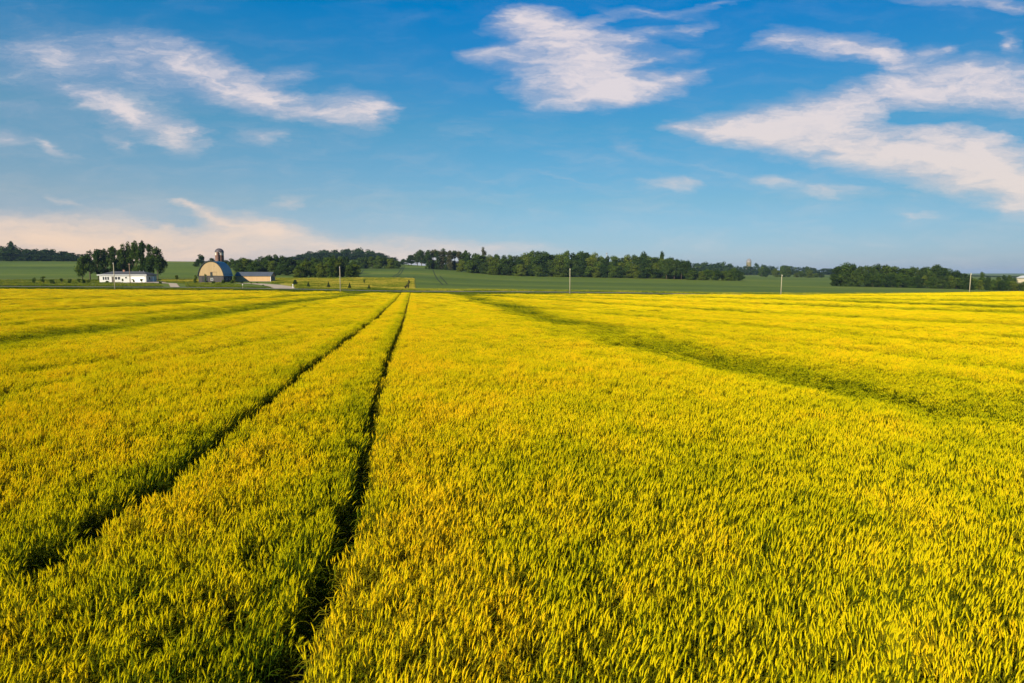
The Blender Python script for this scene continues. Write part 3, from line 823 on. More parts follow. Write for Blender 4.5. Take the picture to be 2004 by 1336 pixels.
# wood behind the shed
BACK = [(468,508,20),(480,503,22),(492,506,22),(505,504,22),(517,501,20),(530,498,22),(543,497,20),(556,500,20),(568,503,20),(582,506,20)]
for i, (X, Yt, wp) in enumerate(BACK): tree(X, Yt, wp+4, 425+rng.uniform(-8, 8), ('broad','bushy')[i % 2], ('dark','mid')[i % 3 == 0], 'dark tree in the rear row above the long shed, %s from the left' % nth(i+1), 'rear trees above the shed')
FRONT = [(474,514,22),(486,505,24),(499,512,22),(512,514,22),(524,507,20),(537,509,22),(550,513,20),(562,514,20)]
for i, (X, Yt, wp) in enumerate(FRONT): tree(X, Yt, wp+3, 385+rng.uniform(-8, 8), 'bushy', ('mid','olive','mid','dark')[i % 4], 'leafy green tree in the front row behind the long shed, %s from the left' % nth(i+1), 'front trees behind the shed')
# young pale grove left of the second pole
YG = [(583,524,13),(591,521,14),(599,510,16),(609,512,14),(618,516,14),(629,510,16),(640,514,15),(650,506,15),(662,508,14),(673,517,14),(686,519,16),(696,515,15)]
for i, (X, Yt, wp) in enumerate(YG): tree(X, Yt, wp+5, 338+rng.uniform(-6, 6), ('bushy','column')[i % 3 == 1], ('olive','mid','olive')[i % 3], 'light green tree of the young grove around the second pole, %s from the left' % nth(i+1), 'young grove on the meadow edge')
for i, X in enumerate(range(590, 705, 13)): tree(X, np.interp(X, [590,640,660,705], [507,500,498,508]), 20, 420+rng.uniform(-6, 6), 'bushy', ('mid','dark')[i % 2], 'darker tree behind the young grove, %s from the left' % nth(i+1), 'darker trees behind the young grove')
for i, X in enumerate(range(706, 780, 12)): tree(X, np.interp(X, [706,740,760,780], [503,500,502,510]), 20, 545+rng.uniform(-6, 6), 'bushy', ('mid','dark','olive')[i % 3], 'tree at the foot of the wooded hill, %s from the left' % nth(i+1), 'trees at the foot of the hill')
for i, (X, Yt, wp) in enumerate([(790,506,16),(801,505,18),(806,498,20),(818,491,20),(826,489,20),(836,495,18),(842,503,18)]):
    tree(X, Yt, wp, 650+rng.uniform(-8, 8), ('broad','bushy')[i > 5], 'dark', 'dark tree on the crest of the tracked hill, number %s counted rightwards' % nth(i+1), 'trees on the crest of the tracked hill')
# middle wood
for i, (X, Yt, wp) in enumerate([(841,490,14),(849,488,13),(856,491,13),(865,489,14),(873,488,14),(882,491,13),(890,490,13),(899,492,13),(907,493,14)]):
    tree(X, Yt, wp+2, 535+rng.uniform(-5, 5), 'column', ('dark','brown')[i % 2], 'tall dark columnar tree, %s from the left end of the middle wood' % nth(i+1), 'columnar trees at the left end of the middle wood')
tree(947, 485.5, 11, 540, 'column', 'brown', 'thin brownish tree sticking up above the left part of the middle wood', None)
tree(912, 488, 12, 560, 'broad', 'dark', 'dark round head just above the right end of the columnar trees', None)
tree(1260, 491.5, 22, 540, 'broad', 'dark', 'larger round head standing above the right part of the middle wood', None)
tree(1293, 492, 14, 540, 'broad', 'dark', 'smaller round head above the wood, right of the larger one', None)
PX = [840,860,880,900,915,925,940,955,970,990,1010,1030,1050,1055,1066,1075,1090,1100,1115,1130,1150,1170,1186,1200,1225,1240,1260,1275,1293,1310,1335,1345,1442]
PY = [492,489,490,492,494,496,495,500,498,497,498,495,490,488,489,498,492,490,496,491,490,497,501,499,500,498,498,502,503,504,507,512,516]
prof = lambda X: float(np.interp(X, PX, PY))
for i, X in enumerate(np.arange(918, 1344, 13.5)):
    tree(X, prof(X)-rng.uniform(-2.5, 2), rng.uniform(22, 36), 505+rng.uniform(-6, 6), ('broad','bushy','broad')[i % 3], ('dark','mid','dark','olive','mid')[i % 5], 'tree in the tall rear row of the middle wood, %s from the left' % nth(i+1), 'rear row of the middle wood')
for i, X in enumerate(np.arange(922, 1345, 15.5)):
    tree(X+rng.uniform(-3, 3), prof(X)+rng.uniform(5, 14), rng.uniform(20, 28), 492+rng.uniform(-5, 5), ('bushy','broad')[i % 2], ('mid','dark','dark','olive')[(i*5) % 4], 'half height tree in the middle row of the middle wood, %s from the left' % nth(i+1), 'middle row of the middle wood')
for i, X in enumerate(np.arange(905, 1345, 14.5)):
    yb = np.interp(X, [905, 1000, 1200, 1345], [532, 541, 544, 547])
    tree(X+rng.uniform(-3, 3), yb-rng.uniform(17, 29), rng.uniform(18, 26), (500 if X < 960 else 480)+rng.uniform(-4, 4), 'bushy', ('olive' if X < 965 else ('mid','dark','mid','olive','dark')[i % 5]), 'bushy tree along the field edge of the middle wood, %s from the left' % nth(i+1), 'front edge of the middle wood')
for i, X in enumerate(np.arange(1350, 1445, 10.5)):
    tree(X, rng.uniform(524, 529), rng.uniform(16, 22), 465+rng.uniform(-4, 4), 'bushy', ('mid','dark','olive','mid')[i % 4], 'low bushy tree at the right tail of the middle wood, %s from the left' % nth(i+1), 'low right tail of the middle wood')
for i, X in enumerate([1303,1318,1332,1345]):
    tree(X, 505+i*1.5, 20, 470, 'broad', 'dark', 'tall dark tree closing the middle wood on its right, %s from the left' % nth(i+1), 'right end of the middle wood')
# bushes and trees between the fields on the right
for i, (X, Yt, wp) in enumerate([(1488,521,14),(1498,522,14),(1515,524,16),(1528,519,13),(1540,520,14),(1556,533,12),(1566,530,14),(1577,520,14),(1582,528,16),(1594,534,12),(1603,534,12),(1580,541,9)]):
    tree(X, Yt, wp, 760+rng.uniform(-25, 25), 'bushy', ('mid','dark','olive')[i % 3], 'small far tree between the fields behind the fourth pole, number %s rightwards' % nth(i+1), 'far trees behind the fourth pole')
# right wood
RX = [1626,1635,1650,1665,1680,1700,1715,1730,1750,1766,1783,1800,1818,1828,1845,1860,1875,1885]
RY = [540,520,514,516,519,517,515,518,521,524,518,524,520,516,523,527,530,537]
rp = lambda X: float(np.interp(X, RX, RY))
for i, X in enumerate(np.arange(1637, 1884, 13.5)):
    tree(X+rng.uniform(-2, 2), rp(X)-rng.uniform(-2, 1), rng.uniform(22, 34), 405+rng.uniform(-5, 5), ('broad','broad','bushy')[i % 3], ('dark','mid','dark')[i % 3], 'tall tree in the rear row of the right hand wood, %s from the left' % nth(i+1), 'rear row of the right wood')
for i, X in enumerate(np.arange(1630, 1895, 12.5)):
    yb = np.interp(X, [1630, 1720, 1860, 1900], [556, 557, 566, 568])
    tree(X+rng.uniform(-2, 2), yb-rng.uniform(17, 28), rng.uniform(18, 24), 388+rng.uniform(-4, 4), 'bushy', ('mid','dark','olive','mid')[i % 4] if X > 1770 else ('dark','mid','dark')[i % 3], 'bushy tree along the field edge of the right hand wood, %s from the left' % nth(i+1), 'front edge of the right wood')
for i, X in enumerate(np.arange(1893, 2030, 11)):
    tree(X+rng.uniform(-2, 2), np.interp(X, [1893, 1930, 1960, 2030], [545, 546, 547, 552])+rng.uniform(-2, 2), rng.uniform(15, 20), 352+rng.uniform(-4, 4), 'bushy', ('dark','mid','olive')[i % 3], 'low round bush at the far right edge beyond the last pole, %s from the left' % nth(i+1), 'bushes at the far right', 'bush', 'bush')
tree(1918, 531, 13, 420, 'broad', 'mid', 'small tree standing alone on the skyline right of the last pole', None)
for i, (X, Yt) in enumerate([(1894,535),(1930,539),(1950,540),(1962,537),(1972,538),(1981,541)]):
    tree(X, Yt, 13, 425, 'bushy', 'dark', 'dark hedge tree beneath the right skyline, %s from the left' % nth(i+1), 'hedge trees on the right skyline')

# far woods that read as one mass
def wood(name, spots, tone, label):
    Vs, Qs, Rn, k = [], [], [], 0
    rg = np.random.default_rng(len(spots))
    for X, Yt, wp, d, kind in spots:
        V, Q = crown_arrays(kind, int(rg.integers(1e6)), 650, .05)
        p = at(X, d); h = max(zpix(Yt, d)-p.z, 2.0); s = wp/F*d/NATW[kind]
        a = rg.uniform(0, 6.28); c_, s_ = math.cos(a), math.sin(a)
        V = np.stack([(V[:,0]*c_-V[:,1]*s_)*s+p.x, (V[:,0]*s_+V[:,1]*c_)*s+p.y, V[:,2]*h*1.05+p.z-.3], 1)
        Vs.append(V); Qs.append(Q+k); k += len(V); Rn.append(np.full(len(V), rg.random()*.7)+np.repeat(rg.random(len(Q)), 4)*.3)
    me = mesh_np(name, np.concatenate(Vs), np.concatenate(Qs), LEAF[tone])
    a = me.attributes.new('rnd', 'FLOAT', 'POINT'); a.data.foreach_set('value', np.concatenate(Rn).astype(np.float32))
    return tag(obj(name, me), label, None, None, 'stuff')
def mass(X0, X1, step, tops, dist, wpx, rows=3, kinds=('bushy','broad')):
    sp = []; rg = np.random.default_rng(abs(int(X0))+5)
    for r in range(rows):
        for i, X in enumerate(np.arange(X0, X1, step)):
            f = r/(max(rows-1, 1))
            d = dist+r*dist*.035
            base = float(np.interp(0, [0], [0]))
            Xj = X+rg.uniform(-.5, .5)*step; p = at(Xj, d)
            yb = 535-(float(p.z)-CZ)/d*F
            top = np.interp(Xj, tops[0], tops[1])+rg.uniform(-1.5, 1.5)
            Y = yb+(top-yb)*(.55+.45*f) if rows > 1 else top
            sp.append((Xj, Y, wpx*rg.uniform(.8, 1.3), d, kinds[i % len(kinds)]))
    return sp
wood('left_woods', mass(-60, 170, 11, ([-60,0,20,35,45,60,90,120,150,170], [476,480,475,477,487,485,487,486,494,497]), 640, 24), 'dark', 'dark wood along the rise at the far left')
tree(31, 471.5, 10, 690, 'column', 'dark', 'thin tree poking out above the far left wood', None)
wood('hill_woods', mass(566, 775, 11, ([560,580,600,622,650,680,700,715,735,750,765,775], [507,499,493,488,490,487,485,485,489,495,501,509]), 860, 24, 4), 'dark', 'wooded hill behind the young grove')
wood('far_right_woods', mass(1350, 1440, 9, ([1350,1370,1395,1415,1440], [517,513,511,513,519]), 900, 20, 3)
     + mass(1440, 1645, 8, ([1440,1470,1473,1500,1510,1525,1545,1580,1600,1645], [520,520,514,516,522,518,520,521,524,524]), 1080, 15, 2) + mass(1890, 2120, 9, ([1890,1930,1990,2120], [541,539,541,540]), 1250, 15, 2), 'dark', 'distant woods on the low ridge around the far silo')
print('TREES', TREES)

# ------------------------------------------------------------------ buildings
M_white = worn('white_siding', (.43,.43,.41), (.50,.49,.47), .8, .6, (.3,.3,6))
M_trim = worn('white_trim', (.76,.76,.74), (.82,.82,.80), 2.0, .5)
M_shingle = worn('dark_shingles', (.050,.055,.062), (.085,.088,.095), 3.0, .9, (1,1,3))
M_glass = worn('window_glass', (.012,.016,.022), (.03,.035,.045), .8, .08, bump=0)
M_door = worn('dark_door', (.05,.04,.035), (.07,.06,.05), 2.0, .5)
M_metal = worn('dull_metal', (.35,.35,.34), (.48,.48,.46), 3.0, .4, metal=.6)
M_brick = worn('chimney_brick', (.22,.10,.07), (.32,.17,.12), 8.0, .9)
M_darkboard = boards('dark_barn_boards', (.050,.045,.044), (.085,.075,.072), 0, .22)
M_cream = boards('cream_barn_boards', (.33,.235,.12), (.42,.305,.165), 0, .25)
M_tan = boards('tan_steel_siding', (.40,.26,.13), (.48,.32,.17), 0, .3)
M_teal = boards('blue_green_steel_roof', (.012,.12,.19), (.02,.165,.245), 1, .45, .45)
M_black = worn('black_trim', (.018,.022,.020), (.035,.04,.036), 3.0, .6)
M_slate = boards('slate_steel_roof', (.060,.075,.095), (.085,.10,.125), 0, .45, .5)
M_wood = worn('bleached_pole_wood', (.28,.25,.16), (.38,.34,.23), 2.5, .9, (6,6,.4), 0, .4)
M_brownwood = worn('brown_pole_wood', (.16,.11,.07), (.25,.18,.12), 2.5, .9, (6,6,.4), 0, .4)

def framed(mb_frame, name, parent, x0, x1, z0, z1, y, bars=1, mat_f=None, depth=.05):
    """window on a wall facing -y: frame as the part, pane as its sub-part"""
    t = .07; f = MB()
    f.box(x0, x1, y-depth, y-.002, z0, z0+t).box(x0, x1, y-depth, y-.002, z1-t, z1)
    f.box(x0, x0+t, y-depth, y-.002, z0+t, z1-t).box(x1-t, x1, y-depth, y-.002, z0+t, z1-t)
    for k in range(1, bars):
        xx = x0+(x1-x0)*k/bars; f.box(xx-t/2, xx+t/2, y-depth, y-.002, z0+t, z1-t)
    w_ = f.build(name, mat_f or M_trim, parent)
    MB().box(x0+t, x1-t, y-.022, y-.004, z0+t, z1-t).build('pane', M_glass, w_)
    return w_

# white ranch house: local x along the front, y away from the viewer
hs = 250/F*1.0
h0 = at(243.5, 250)
house = tag(empty('ranch_house', h0, R(-1.5)), 'long low white house with a dark hipped roof and attached garage', 'house')
HW, HD, HH = 8.7, 7.0, 2.65
MB().box(-HW, HW, 0, HD, -.4, HH).build('wall', M_white, house)
rf = MB(); e = .55
b = [(-HW-e,-e,HH), (HW+e,-e,HH), (HW+e,HD+e,HH), (-HW-e,HD+e,HH)]
b2 = [(x, y, z+.16) for x, y, z in b]; rg_ = [(-HW+2.9, HD/2, HH+1.45), (HW-2.6, HD/2, HH+1.45)]
rf.add(b+b2+rg_, [(3,2,1,0), (0,1,5,4), (1,2,6,5), (2,3,7,6), (3,0,4,7), (4,5,9,8), (5,6,9), (6,7,8,9), (7,4,8)])
roof = rf.build('roof', M_shingle, house)
MB().box(-1.6, -1.0, 3.0, 3.6, HH+.9, HH+2.0).build('chimney', M_brick, roof)
for vx in (4.6, 6.0): MB().tube([(vx, 3.2, HH+1.0), (vx, 3.2, HH+1.85)], .07, 8).build('vent_pipe', M_metal, roof)
MB().box(-HW-e-.02, HW+e+.02, -e-.04, -e-.004, HH-.02, HH+.17).build('fascia', M_trim, house)
for k in range(3): framed(None, 'window', house, -7.55+k*.86, -6.72+k*.86, .85, 2.15, 0)
framed(None, 'window', house, -2.95, -1.95, .95, 2.15, 0); framed(None, 'window', house, -1.9, -.85, .95, 2.15, 0)
framed(None, 'window', house, .85, 1.65, 1.35, 2.2, 0)
d_ = MB().box(-4.1, -3.2, -.06, -.004, .1, 2.15).build('door', M_door, house); MB().box(-3.36, -3.28, -.12, -.065, 1.05, 1.13).build('handle', M_metal, d_)
g_ = MB()
for k in range(4): g_.box(3.3, 8.1, -.045, -.004, .05+k*.52, .55+k*.52)
gd = g_.build('garage_door', M_trim, house); MB().box(5.5, 5.9, -.075, -.048, .62, .70).build('handle', M_metal, gd)
MB().box(-4.5, -2.8, -1.2, -.01, -.35, .06).build('door_step', M_gravel, house)
def side_window(parent, x, y0, y1, z0, z1):
    t = .07; f = MB(); a, b_ = x+.002, x+.05
    f.box(a, b_, y0, y1, z0, z0+t).box(a, b_, y0, y1, z1-t, z1).box(a, b_, y0, y0+t, z0+t, z1-t).box(a, b_, y1-t, y1, z0+t, z1-t)
    w_ = f.build('window', M_trim, parent); MB().box(x+.004, x+.02, y0+t, y1-t, z0+t, z1-t).build('pane', M_glass, w_)
side_window(house, HW, 1.6, 2.7, .9, 2.1)
sd_ = MB().box(HW+.004, HW+.06, 4.2, 5.2, .05, 2.15).build('door', M_trim, house); MB().box(HW+.065, HW+.12, 4.3, 4.38, 1.0, 1.1).build('handle', M_metal, sd_)

# arched barn
b0 = at(415.5, 250)
barn = tag(empty('barn', b0, R(8)), 'round roofed barn with cream gable, dark base and blue green roof', 'barn')
BW, BL, BH, BT = 4.35, 12.0, 2.45, 7.75
def arch(off=0.0):
    P = []
    for k in range(33):
        t = -1+2*k/32
        x = math.sin(t*math.pi/2)
        z = (1-abs(x)**2.15)**.62
        P.append((x*(BW+off)*1.0, BH+(BT-BH+off)*z))
    return P
lw = MB().box(-BW, BW, 0, BL, -.5, BH); lw.build('wall', M_darkboard, barn)
A = arch(0); n = len(A)
def prism(P, y0, y1):
    m = MB(); k = len(P)
    m.add([(x, y0, z) for x, z in P]+[(x, y1, z) for x, z in P], [tuple(range(k))[::1], tuple(range(2*k-1, k-1, -1))]+[((i+1) % k, i, i+k, (i+1) % k+k) for i in range(k)])
    return m
prism([(x*.995, z) for x, z in A], -.05, BL-.01).build('gable', M_cream, barn)
Ro = arch(.16); Ri = [(x, z) for x, z in arch(.012)]
Ro[0] = (-BW-.42, BH-.10); Ro[-1] = (BW+.42, BH-.10); Ri[0] = (-BW-.36, BH-.20); Ri[-1] = (BW+.36, BH-.20)
def shell(y0, y1):
    m = MB(); k = len(Ro)
    V = [(x, y0, z) for x, z in Ro]+[(x, y0, z) for x, z in Ri]+[(x, y1, z) for x, z in Ro]+[(x, y1, z) for x, z in Ri]
    Fc = []
    for i in range(k-1):
        Fc += [(i, i+1, 2*k+i+1, 2*k+i), (k+i+1, k+i, 3*k+i, 3*k+i+1), (i+1, i, k+i, k+i+1), (2*k+i, 2*k+i+1, 3*k+i+1, 3*k+i)]
    Fc += [(0, 2*k, 3*k, k), (k-1, 2*k-1, 4*k-1, 3*k-1)]
    return m.add(V, Fc)
br = shell(-.30, BL+.35).build('roof', M_teal, barn)
m_ = MB(); k = len(Ro); Rt = [(x*1.012, z+.03) for x, z in Ro]; Rb = [(x*.965, BH+(z-BH)*.955-.02) for x, z in Ro]
V = [(x, -.36, z) for x, z in Rt]+[(x, -.36, z) for x, z in Rb]+[(x, -.303, z) for x, z in Rt]+[(x, -.303, z) for x, z in Rb]; Fc = []
for i in range(k-1): Fc += [(i+1, i, k+i, k+i+1), (2*k+i, 2*k+i+1, 3*k+i+1, 3*k+i), (i, i+1, 2*k+i+1, 2*k+i), (k+i+1, k+i, 3*k+i, 3*k+i+1)]
m_.add(V, Fc).build('roof_edge', M_black, barn)
MB().box(-BW-.02, BW+.02, -.085, -.052, BH-.10, BH+.06).build('base_board', M_black, barn)
hd = MB().box(-.18, .62, -.13, -.088, BH-.55, BH+1.30).build('hay_door', M_black, barn)
MB().box(-.25, 2.05, -.17, -.09, BH+1.32, BH+1.44).build('door_rail', M_brownwood, barn)
MB().box(.66, 2.0, -.10, -.054, BH+.1, BH+1.28).build('sliding_door', M_cream, barn)
framed(None, 'window', barn, -.20, .70, .75, 1.65, -.0, 2, M_trim)
MB().box(1.2, 1.36, -.09, -.052, BT-1.9, BT-1.7).build('vent', M_black, barn)
MB().box(-3.2, -1.2, -.06, -.004, 0, 2.05).build('door', M_black, barn)
for y in (3.2, 5.0, 8.2): side_window(barn, BW, y, y+.75, .9, 1.75)

# silo behind the barn
s0 = at(433.8, 268)
silo = tag(empty('silo', s0), 'brown stave silo with dark dome standing behind the arched barn', 'silo')
def silo_mat():
    m, t, o = material('silo_staves')
    co = t.n('ShaderNodeTexCoord').outputs['Object']
    n = t.noise(t.vmath('MULTIPLY', co, (1, 1, .25)), 1.3, 5, .6)
    sp = t.n('ShaderNodeSeparateXYZ'); t.L.new(co, sp.inputs[0])
    hoop = t.rng(t.math('ABSOLUTE', t.math('SUBTRACT', t.math('FRACT', t.math('DIVIDE', sp.outputs[2], .75)), .5)), .44, .5)
    principled(t, o, t.mix(hoop, t.mix(t.rng(n, .3, .7), (.14,.070,.045), (.21,.115,.08)), (.13,.09,.07)), .9, n, .3, .03)
    return m
zt = float(zpix(493.4, 268)-s0.z); ztop = float(zpix(485.6, 268)-s0.z); SR = 1.6
zb = float(zpix(499.2, 268)-s0.z)
MB().lathe([(SR, -.5), (SR, zb)], 40).build('shaft', silo_mat(), silo, True)
MB().lathe([(SR+.01, zb), (SR+.01, zt)], 40).build('upper_ring', worn('pale_staves', (.50,.44,.36), (.62,.56,.47), 1.5, .85), silo, True)
bd = MB()
for k in range(20):
    a = 2*math.pi*k/20
    c, s_ = math.cos(a), math.sin(a); q = SR+.015; w2 = .10
    zc = zb+.25+(.55 if k % 2 else 0)
    bd.add([(c*q-s_*w2, s_*q+c*w2, zc), (c*q+s_*w2, s_*q-c*w2, zc), (c*q+s_*w2, s_*q-c*w2, zc+.4), (c*q-s_*w2, s_*q+c*w2, zc+.4),
            (c*(q+.02)-s_*w2, s_*(q+.02)+c*w2, zc), (c*(q+.02)+s_*w2, s_*(q+.02)-c*w2, zc), (c*(q+.02)+s_*w2, s_*(q+.02)-c*w2, zc+.4), (c*(q+.02)-s_*w2, s_*(q+.02)+c*w2, zc+.4)],
           [(4,5,6,7), (0,3,2,1), (0,1,5,4), (2,3,7,6), (1,2,6,5), (3,0,4,7)])
bd.build('vent_blocks', M_brownwood, silo)
MB().lathe([((SR+.10)*math.cos(a), zt+(ztop-zt)*math.sin(a)) for a in np.linspace(0, math.pi/2-.01, 12)]+[(0.001, ztop)], 40).build('dome', worn('dark_dome_metal', (.055,.05,.06), (.09,.08,.09), 2.0, .5), silo, True)
ch = MB(); ch.lathe([(.48, 0), (.48, zt-.1), (.001, zt+.25)], 14, .05, -SR-.12); ch.build('chute', worn('chute_metal', (.10,.055,.04), (.15,.085,.06), 2.0, .7), silo, True)

# long shed
l0 = at(497.5, 262)
shed = tag(empty('shed', l0, R(0)), 'long low tan shed with slate roof right of the barn', 'shed')
LW, LD2, LH = 6.75, 5.2, 2.25
MB().box(-LW, LW, 0, LD2, -.4, LH).build('wall', M_tan, shed)
g = MB(); g.add([(-LW,0,LH),(-LW,LD2,LH),(-LW,LD2/2,LH+1.35),(LW,0,LH),(LW,LD2,LH),(LW,LD2/2,LH+1.35)], [(0,2,1),(3,4,5),(0,3,5,2),(1,2,5,4),(0,1,4,3)]); g.build('gable', M_tan, shed)
r_ = MB(); o_ = .35; th = .12
pf = [(-o_, LH-.08), (LD2/2, LH+1.40), (LD2+o_, LH-.08), (LD2+o_, LH-.08+th), (LD2/2, LH+1.40+th), (-o_, LH-.08+th)]
V = [(-LW-o_, y, z) for y, z in pf]+[(LW+o_, y, z) for y, z in pf]
r_.add(V, [(0,1,4,5),(1,2,3,4),(6,11,10,7),(7,10,9,8),(5,4,10,11),(4,3,9,10),(0,5,11,6),(2,8,9,3),(1,0,6,7),(2,1,7,8)]); r_.build('roof', M_slate, shed)
MB().box(LW+.004, LW+.05, 1.3, 3.6, 0, 2.1).build('door', M_slate, shed)
MB().box(-LW-.01, LW+.01, -.05, -.004, -.1, .18).build('base_board', M_slate, shed)
for sx in (-LW-.006, LW-.11): MB().box(sx, sx+.116, -.055, -.006, .18, LH).build('corner_board', M_trim, shed)

# silo far off on the right
f0 = at(1462.5, 1200); fs = 1200/F
fsilo = tag(empty('silo', f0), 'distant tan silo with pale dome above the far trees', 'silo')
z1 = float(zpix(511.5, 1200)-f0.z); z2 = float(zpix(505.8, 1200)-f0.z); r1 = 4.6*fs
MB().lathe([(r1, -1), (r1, z1-1.6)], 28).build('shaft', worn('far_silo_tan', (.13,.115,.06), (.18,.155,.09), .4, .9), fsilo, True)
MB().lathe([(r1+.05, z1-1.6), (r1+.05, z1)], 28).build('upper_ring', worn('grey_ring', (.22,.22,.20), (.28,.27,.25), .5, .8), fsilo, True)
MB().lathe([(r1*math.cos(a), z1+(z2-z1)*math.sin(a)) for a in np.linspace(0, math.pi/2-.01, 10)], 28).build('dome', worn('pale_dome', (.16,.16,.17), (.22,.22,.23), .5, .8), fsilo, True)

# water tower behind the middle wood
t0 = at(1186, 900)
tow = tag(empty('water_tower', t0), 'tiny thin tower with a small round head above the middle wood', 'water tower')
zt2 = float(zpix(494.2, 900)-t0.z); zt1 = float(zpix(496.8, 900)-t0.z)
MB().tube([(0,0,-1), (0,0,zt1)], .35, 8).build('mast', M_metal, tow)
MB().lathe([(.3, zt1), (1.0, zt1+.5), (1.1, (zt1+zt2)/2), (.9, zt2-.4), (.01, zt2)], 16).build('tank', M_metal, tow, True)

# white farm building at the right edge
w0 = at(2024, 470); w0.z = float(zpix(548, 470))
wb = tag(empty('farm_building', w0, R(4)), 'low pale farm building with white roof at the right edge', 'farm building')
MB().box(-6.6, 14, 0, 9, -6, 1.6).build('wall', worn('cream_wall', (.62,.52,.34), (.70,.60,.42), .5, .8), wb)
r2 = MB(); r2.add([(-7.2,-.6,1.45),(14.6,-.6,1.45),(14.6,9.6,1.45),(-7.2,9.6,1.45),(-7.2,4.5,3.1),(14.6,4.5,3.1)], [(0,1,5,4),(2,3,4,5),(0,4,3),(1,2,5),(3,2,1,0)]); r2.build('roof', worn('white_roof', (.50,.52,.56), (.58,.59,.62), .5, .6), wb)
for k in range(3): MB().box(-5+k*4.2, -3.4+k*4.2, -.06, -.004, -.6, .9).build('door', M_slate, wb)

# ------------------------------------------------------------------ poles, posts, mailbox
POLES = [(227, 513.6, 'pale wooden utility pole standing before the white house'), (667, 521, 'pale wooden utility pole in front of the young grove'),
         (1115, 525, 'pale wooden utility pole before the middle of the long wood'), (1527, 537, 'pale wooden utility pole before the gap between the two right woods'),
         (1895, 534, 'pale wooden utility pole near the right edge of the photo')]
for i, (X, Yt, lab) in enumerate(POLES):
    p = at(X, 189.5); h = float(zpix(Yt, 189.5)-p.z)
    pl = tag(empty('utility_pole', p), lab, 'utility pole', 'utility poles along the road')
    lean_ = (.10 if X > 1400 else -.03)
    MB().tube([(0,0,-.4), (lean_*.5,0,h*.5), (lean_,0,h)], [.125, .105, .085], 10).build('shaft', M_wood, pl, True)
    MB().tube([(lean_,0,h), (lean_,0,h+.03)], .15, 10).build('cap', M_metal, pl)
    MB().tube([(lean_+.02,-.14,h-.35), (lean_+.02,-.26,h-.30)], .03, 6).tube([(lean_+.02,-.26,h-.34), (lean_+.02,-.26,h-.18)], .05, 8).build('insulator', M_trim, pl)
p = at(257.5, 239); h = float(zpix(514.6, 239)-p.z)
pl = tag(empty('utility_pole', p), 'thin brown pole standing at the garage driveway of the white house', 'utility pole')
MB().tube([(0,0,-.4), (0,0,h)], [.14, .10], 10).build('shaft', M_brownwood, pl, True)
MB().box(-.45, .45, -.06, .06, h-.5, h-.38).build('crossarm', M_brownwood, pl)
p = at(476.6, 196); h = float(zpix(555, 196)-p.z)
st = tag(empty('marker_post', p), 'thin pale marker post on the verge below the shed', 'post')
MB().tube([(0,0,-.2), (0,0,h)], .055, 8).build('shaft', M_wood, st); MB().box(-.06, .06, -.075, -.058, h-.4, h-.1).build('reflector', M_trim, st)
p = at(574.5, 208)
mb_ = tag(empty('mailbox', p), 'white mailbox on a post where the gravel drive meets the road', 'mailbox')
MB().box(-.06, .06, -.06, .06, -.2, 1.05).build('post', M_trim, mb_)
bx = MB(); pr = [(-.13, 1.05), (.13, 1.05), (.13, 1.22)]+[(.13*math.cos(a), 1.22+.13*math.sin(a)) for a in np.linspace(.3, math.pi-.3, 6)]+[(-.13, 1.22)]
k = len(pr); bx.add([(x, -.28, z) for x, z in pr]+[(x, .28, z) for x, z in pr], [tuple(range(k)), tuple(range(2*k-1, k-1, -1))]+[((i+1) % k, i, i+k, (i+1) % k+k) for i in range(k)]); bx.build('box', M_trim, mb_)
MB().box(.135, .15, -.05, .0, 1.2, 1.42).build('flag', worn('red_paint', (.5,.03,.02), (.6,.05,.03), 2.0, .5), mb_)

# ------------------------------------------------------------------ rough grass on the verges and the meadow
gp = bpy.data.collections.new('grass_clumps')
def grass_mat(name, c0, c1, c2):
    m, t, o = material(name)
    r = t.n('ShaderNodeAttribute', attribute_name='rnd').outputs['Fac']
    tone = t.n('ShaderNodeAttribute', attribute_name='tone', attribute_type='INSTANCER').outputs['Fac']
    col = t.ramp(t.math('ADD', tone, t.math('MULTIPLY', t.math('SUBTRACT', r, .5), .4), clamp=True), [(0, c0), (.5, c1), (1, c2)])
    d = t.n('ShaderNodeBsdfDiffuse'); t.L.new(col, d.inputs[0]); t.L.new(d.outputs[0], o.inputs[0])
    return m
M_grass = grass_mat('rough_grass', (.05,.085,.008), (.15,.19,.012), (.46,.37,.05))
for i in range(4):
    rg = np.random.default_rng(300+i); pb = PB()
    for k in range(70):
        a = rg.uniform(0, 6.28); r = .6*math.sqrt(rg.random()); b_ = rg.uniform(0, 6.28); D = Vector((math.cos(b_), math.sin(b_), 0))
        p0 = Vector((r*math.cos(a), r*math.sin(a), 0)); hh = rg.uniform(.3, 1.0); sp_ = rg.uniform(.1, .5)*hh
        pb.blade([p0, p0+D*sp_*.4+Vector((0,0,hh*.6)), p0+D*sp_+Vector((0,0,hh))], [.03, .028, .005], D.cross(Vector((0,0,1))), .5, rg.random())
    gp.objects.link(bpy.data.objects.new('grass_%02d' % i, pb.mesh('grass_clump', M_grass)))
DRIVES = [[P2(460,240),P2(505,236),P2(535,226),P2(556,214),P2(556,203)], [P2(220,242),P2(268,243),P2(300,246),P2(325,243)], [P2(300,246),P2(310,262)], [P2(300,246),P2(340,235),P2(345,203)]]
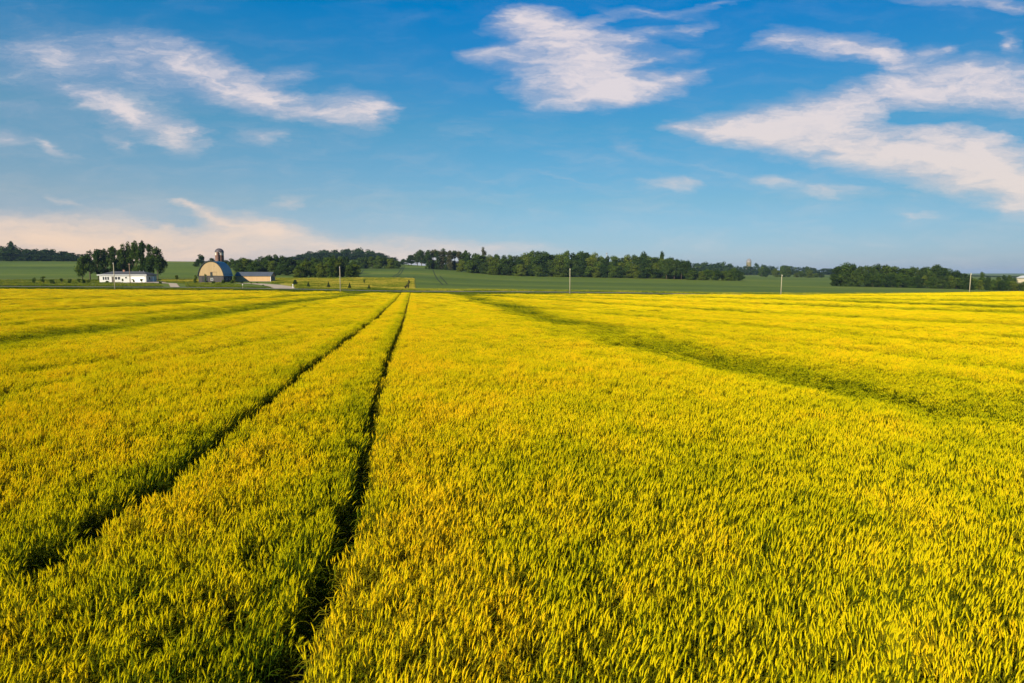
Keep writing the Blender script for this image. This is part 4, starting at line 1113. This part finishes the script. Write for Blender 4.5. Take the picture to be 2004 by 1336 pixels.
def sow_grass(Xa, Xb, da, db, n, hgt, tone, spread=.25):
    d = rng.uniform(da, db, n); X = rng.uniform(Xa, Xb, n); x = wx(X, d)
    ok = np.ones(n, bool)
    for ln in DRIVES:
        for (ax, ay), (bx_, by_) in zip(ln, ln[1:]):
            q = np.clip(((x-ax)*(bx_-ax)+(d-ay)*(by_-ay))/((bx_-ax)**2+(by_-ay)**2), 0, 1)
            ok &= np.hypot(x-ax-q*(bx_-ax), d-ay-q*(by_-ay)) > 3.6
    d, X, x = d[ok], X[ok], x[ok]; n = len(x)
    t = tone+(fbm(x*.12, d*.2, 61)-.5)*1.3*spread*2+rng.normal(0, .08, n)
    return np.stack([x, d, rng.integers(0, 4, n), rng.uniform(.7, 1.3, n), np.clip(t, 0, 1), np.zeros(n), np.zeros(n), rng.uniform(0, 6.28, n), hgt*rng.uniform(.6, 1.3, n)], 1)
G = [sow_grass(-150, 2150, 186.5, 193.5, 8000, .45, .25), sow_grass(-150, 850, 203.5, 212, 3000, .4, .30), sow_grass(800, 2150, 203.5, 211, 4000, .6, .55),
     sow_grass(-150, 470, 212, 300, 5000, .25, .46), sow_grass(815, 1010, 209, 216, 700, .5, .6)]
scatter_object('verge_grass', np.concatenate(G), gp, 'rough green grass along the road and around the farm', 'grass')
G = [sow_grass(575, 810, 208, 322, 9000, .42, .68, .6), sow_grass(535, 580, 240, 322, 1500, .42, .6, .4), sow_grass(320, 395, 262, 300, 900, .4, .75)]
scatter_object('meadow_grass', np.concatenate(G), gp, 'tall dry yellow grass of the meadow right of the shed', 'grass')

# ------------------------------------------------------------------ air
m, t, o = material('clear_evening_air')
vol = t.n('ShaderNodeVolumePrincipled')
vol.inputs['Color'].default_value = (.42, .64, 1.0, 1); vol.inputs['Density'].default_value = .00007; vol.inputs['Anisotropy'].default_value = 0.0
t.L.new(vol.outputs[0], o.inputs['Volume'])
MB().box(-9600, 9600, -9600, 9600, -6.0, 48.0).build('haze', m)
tag(bpy.data.objects['haze'], 'thin bluish evening haze over the fields', None, None, 'stuff')
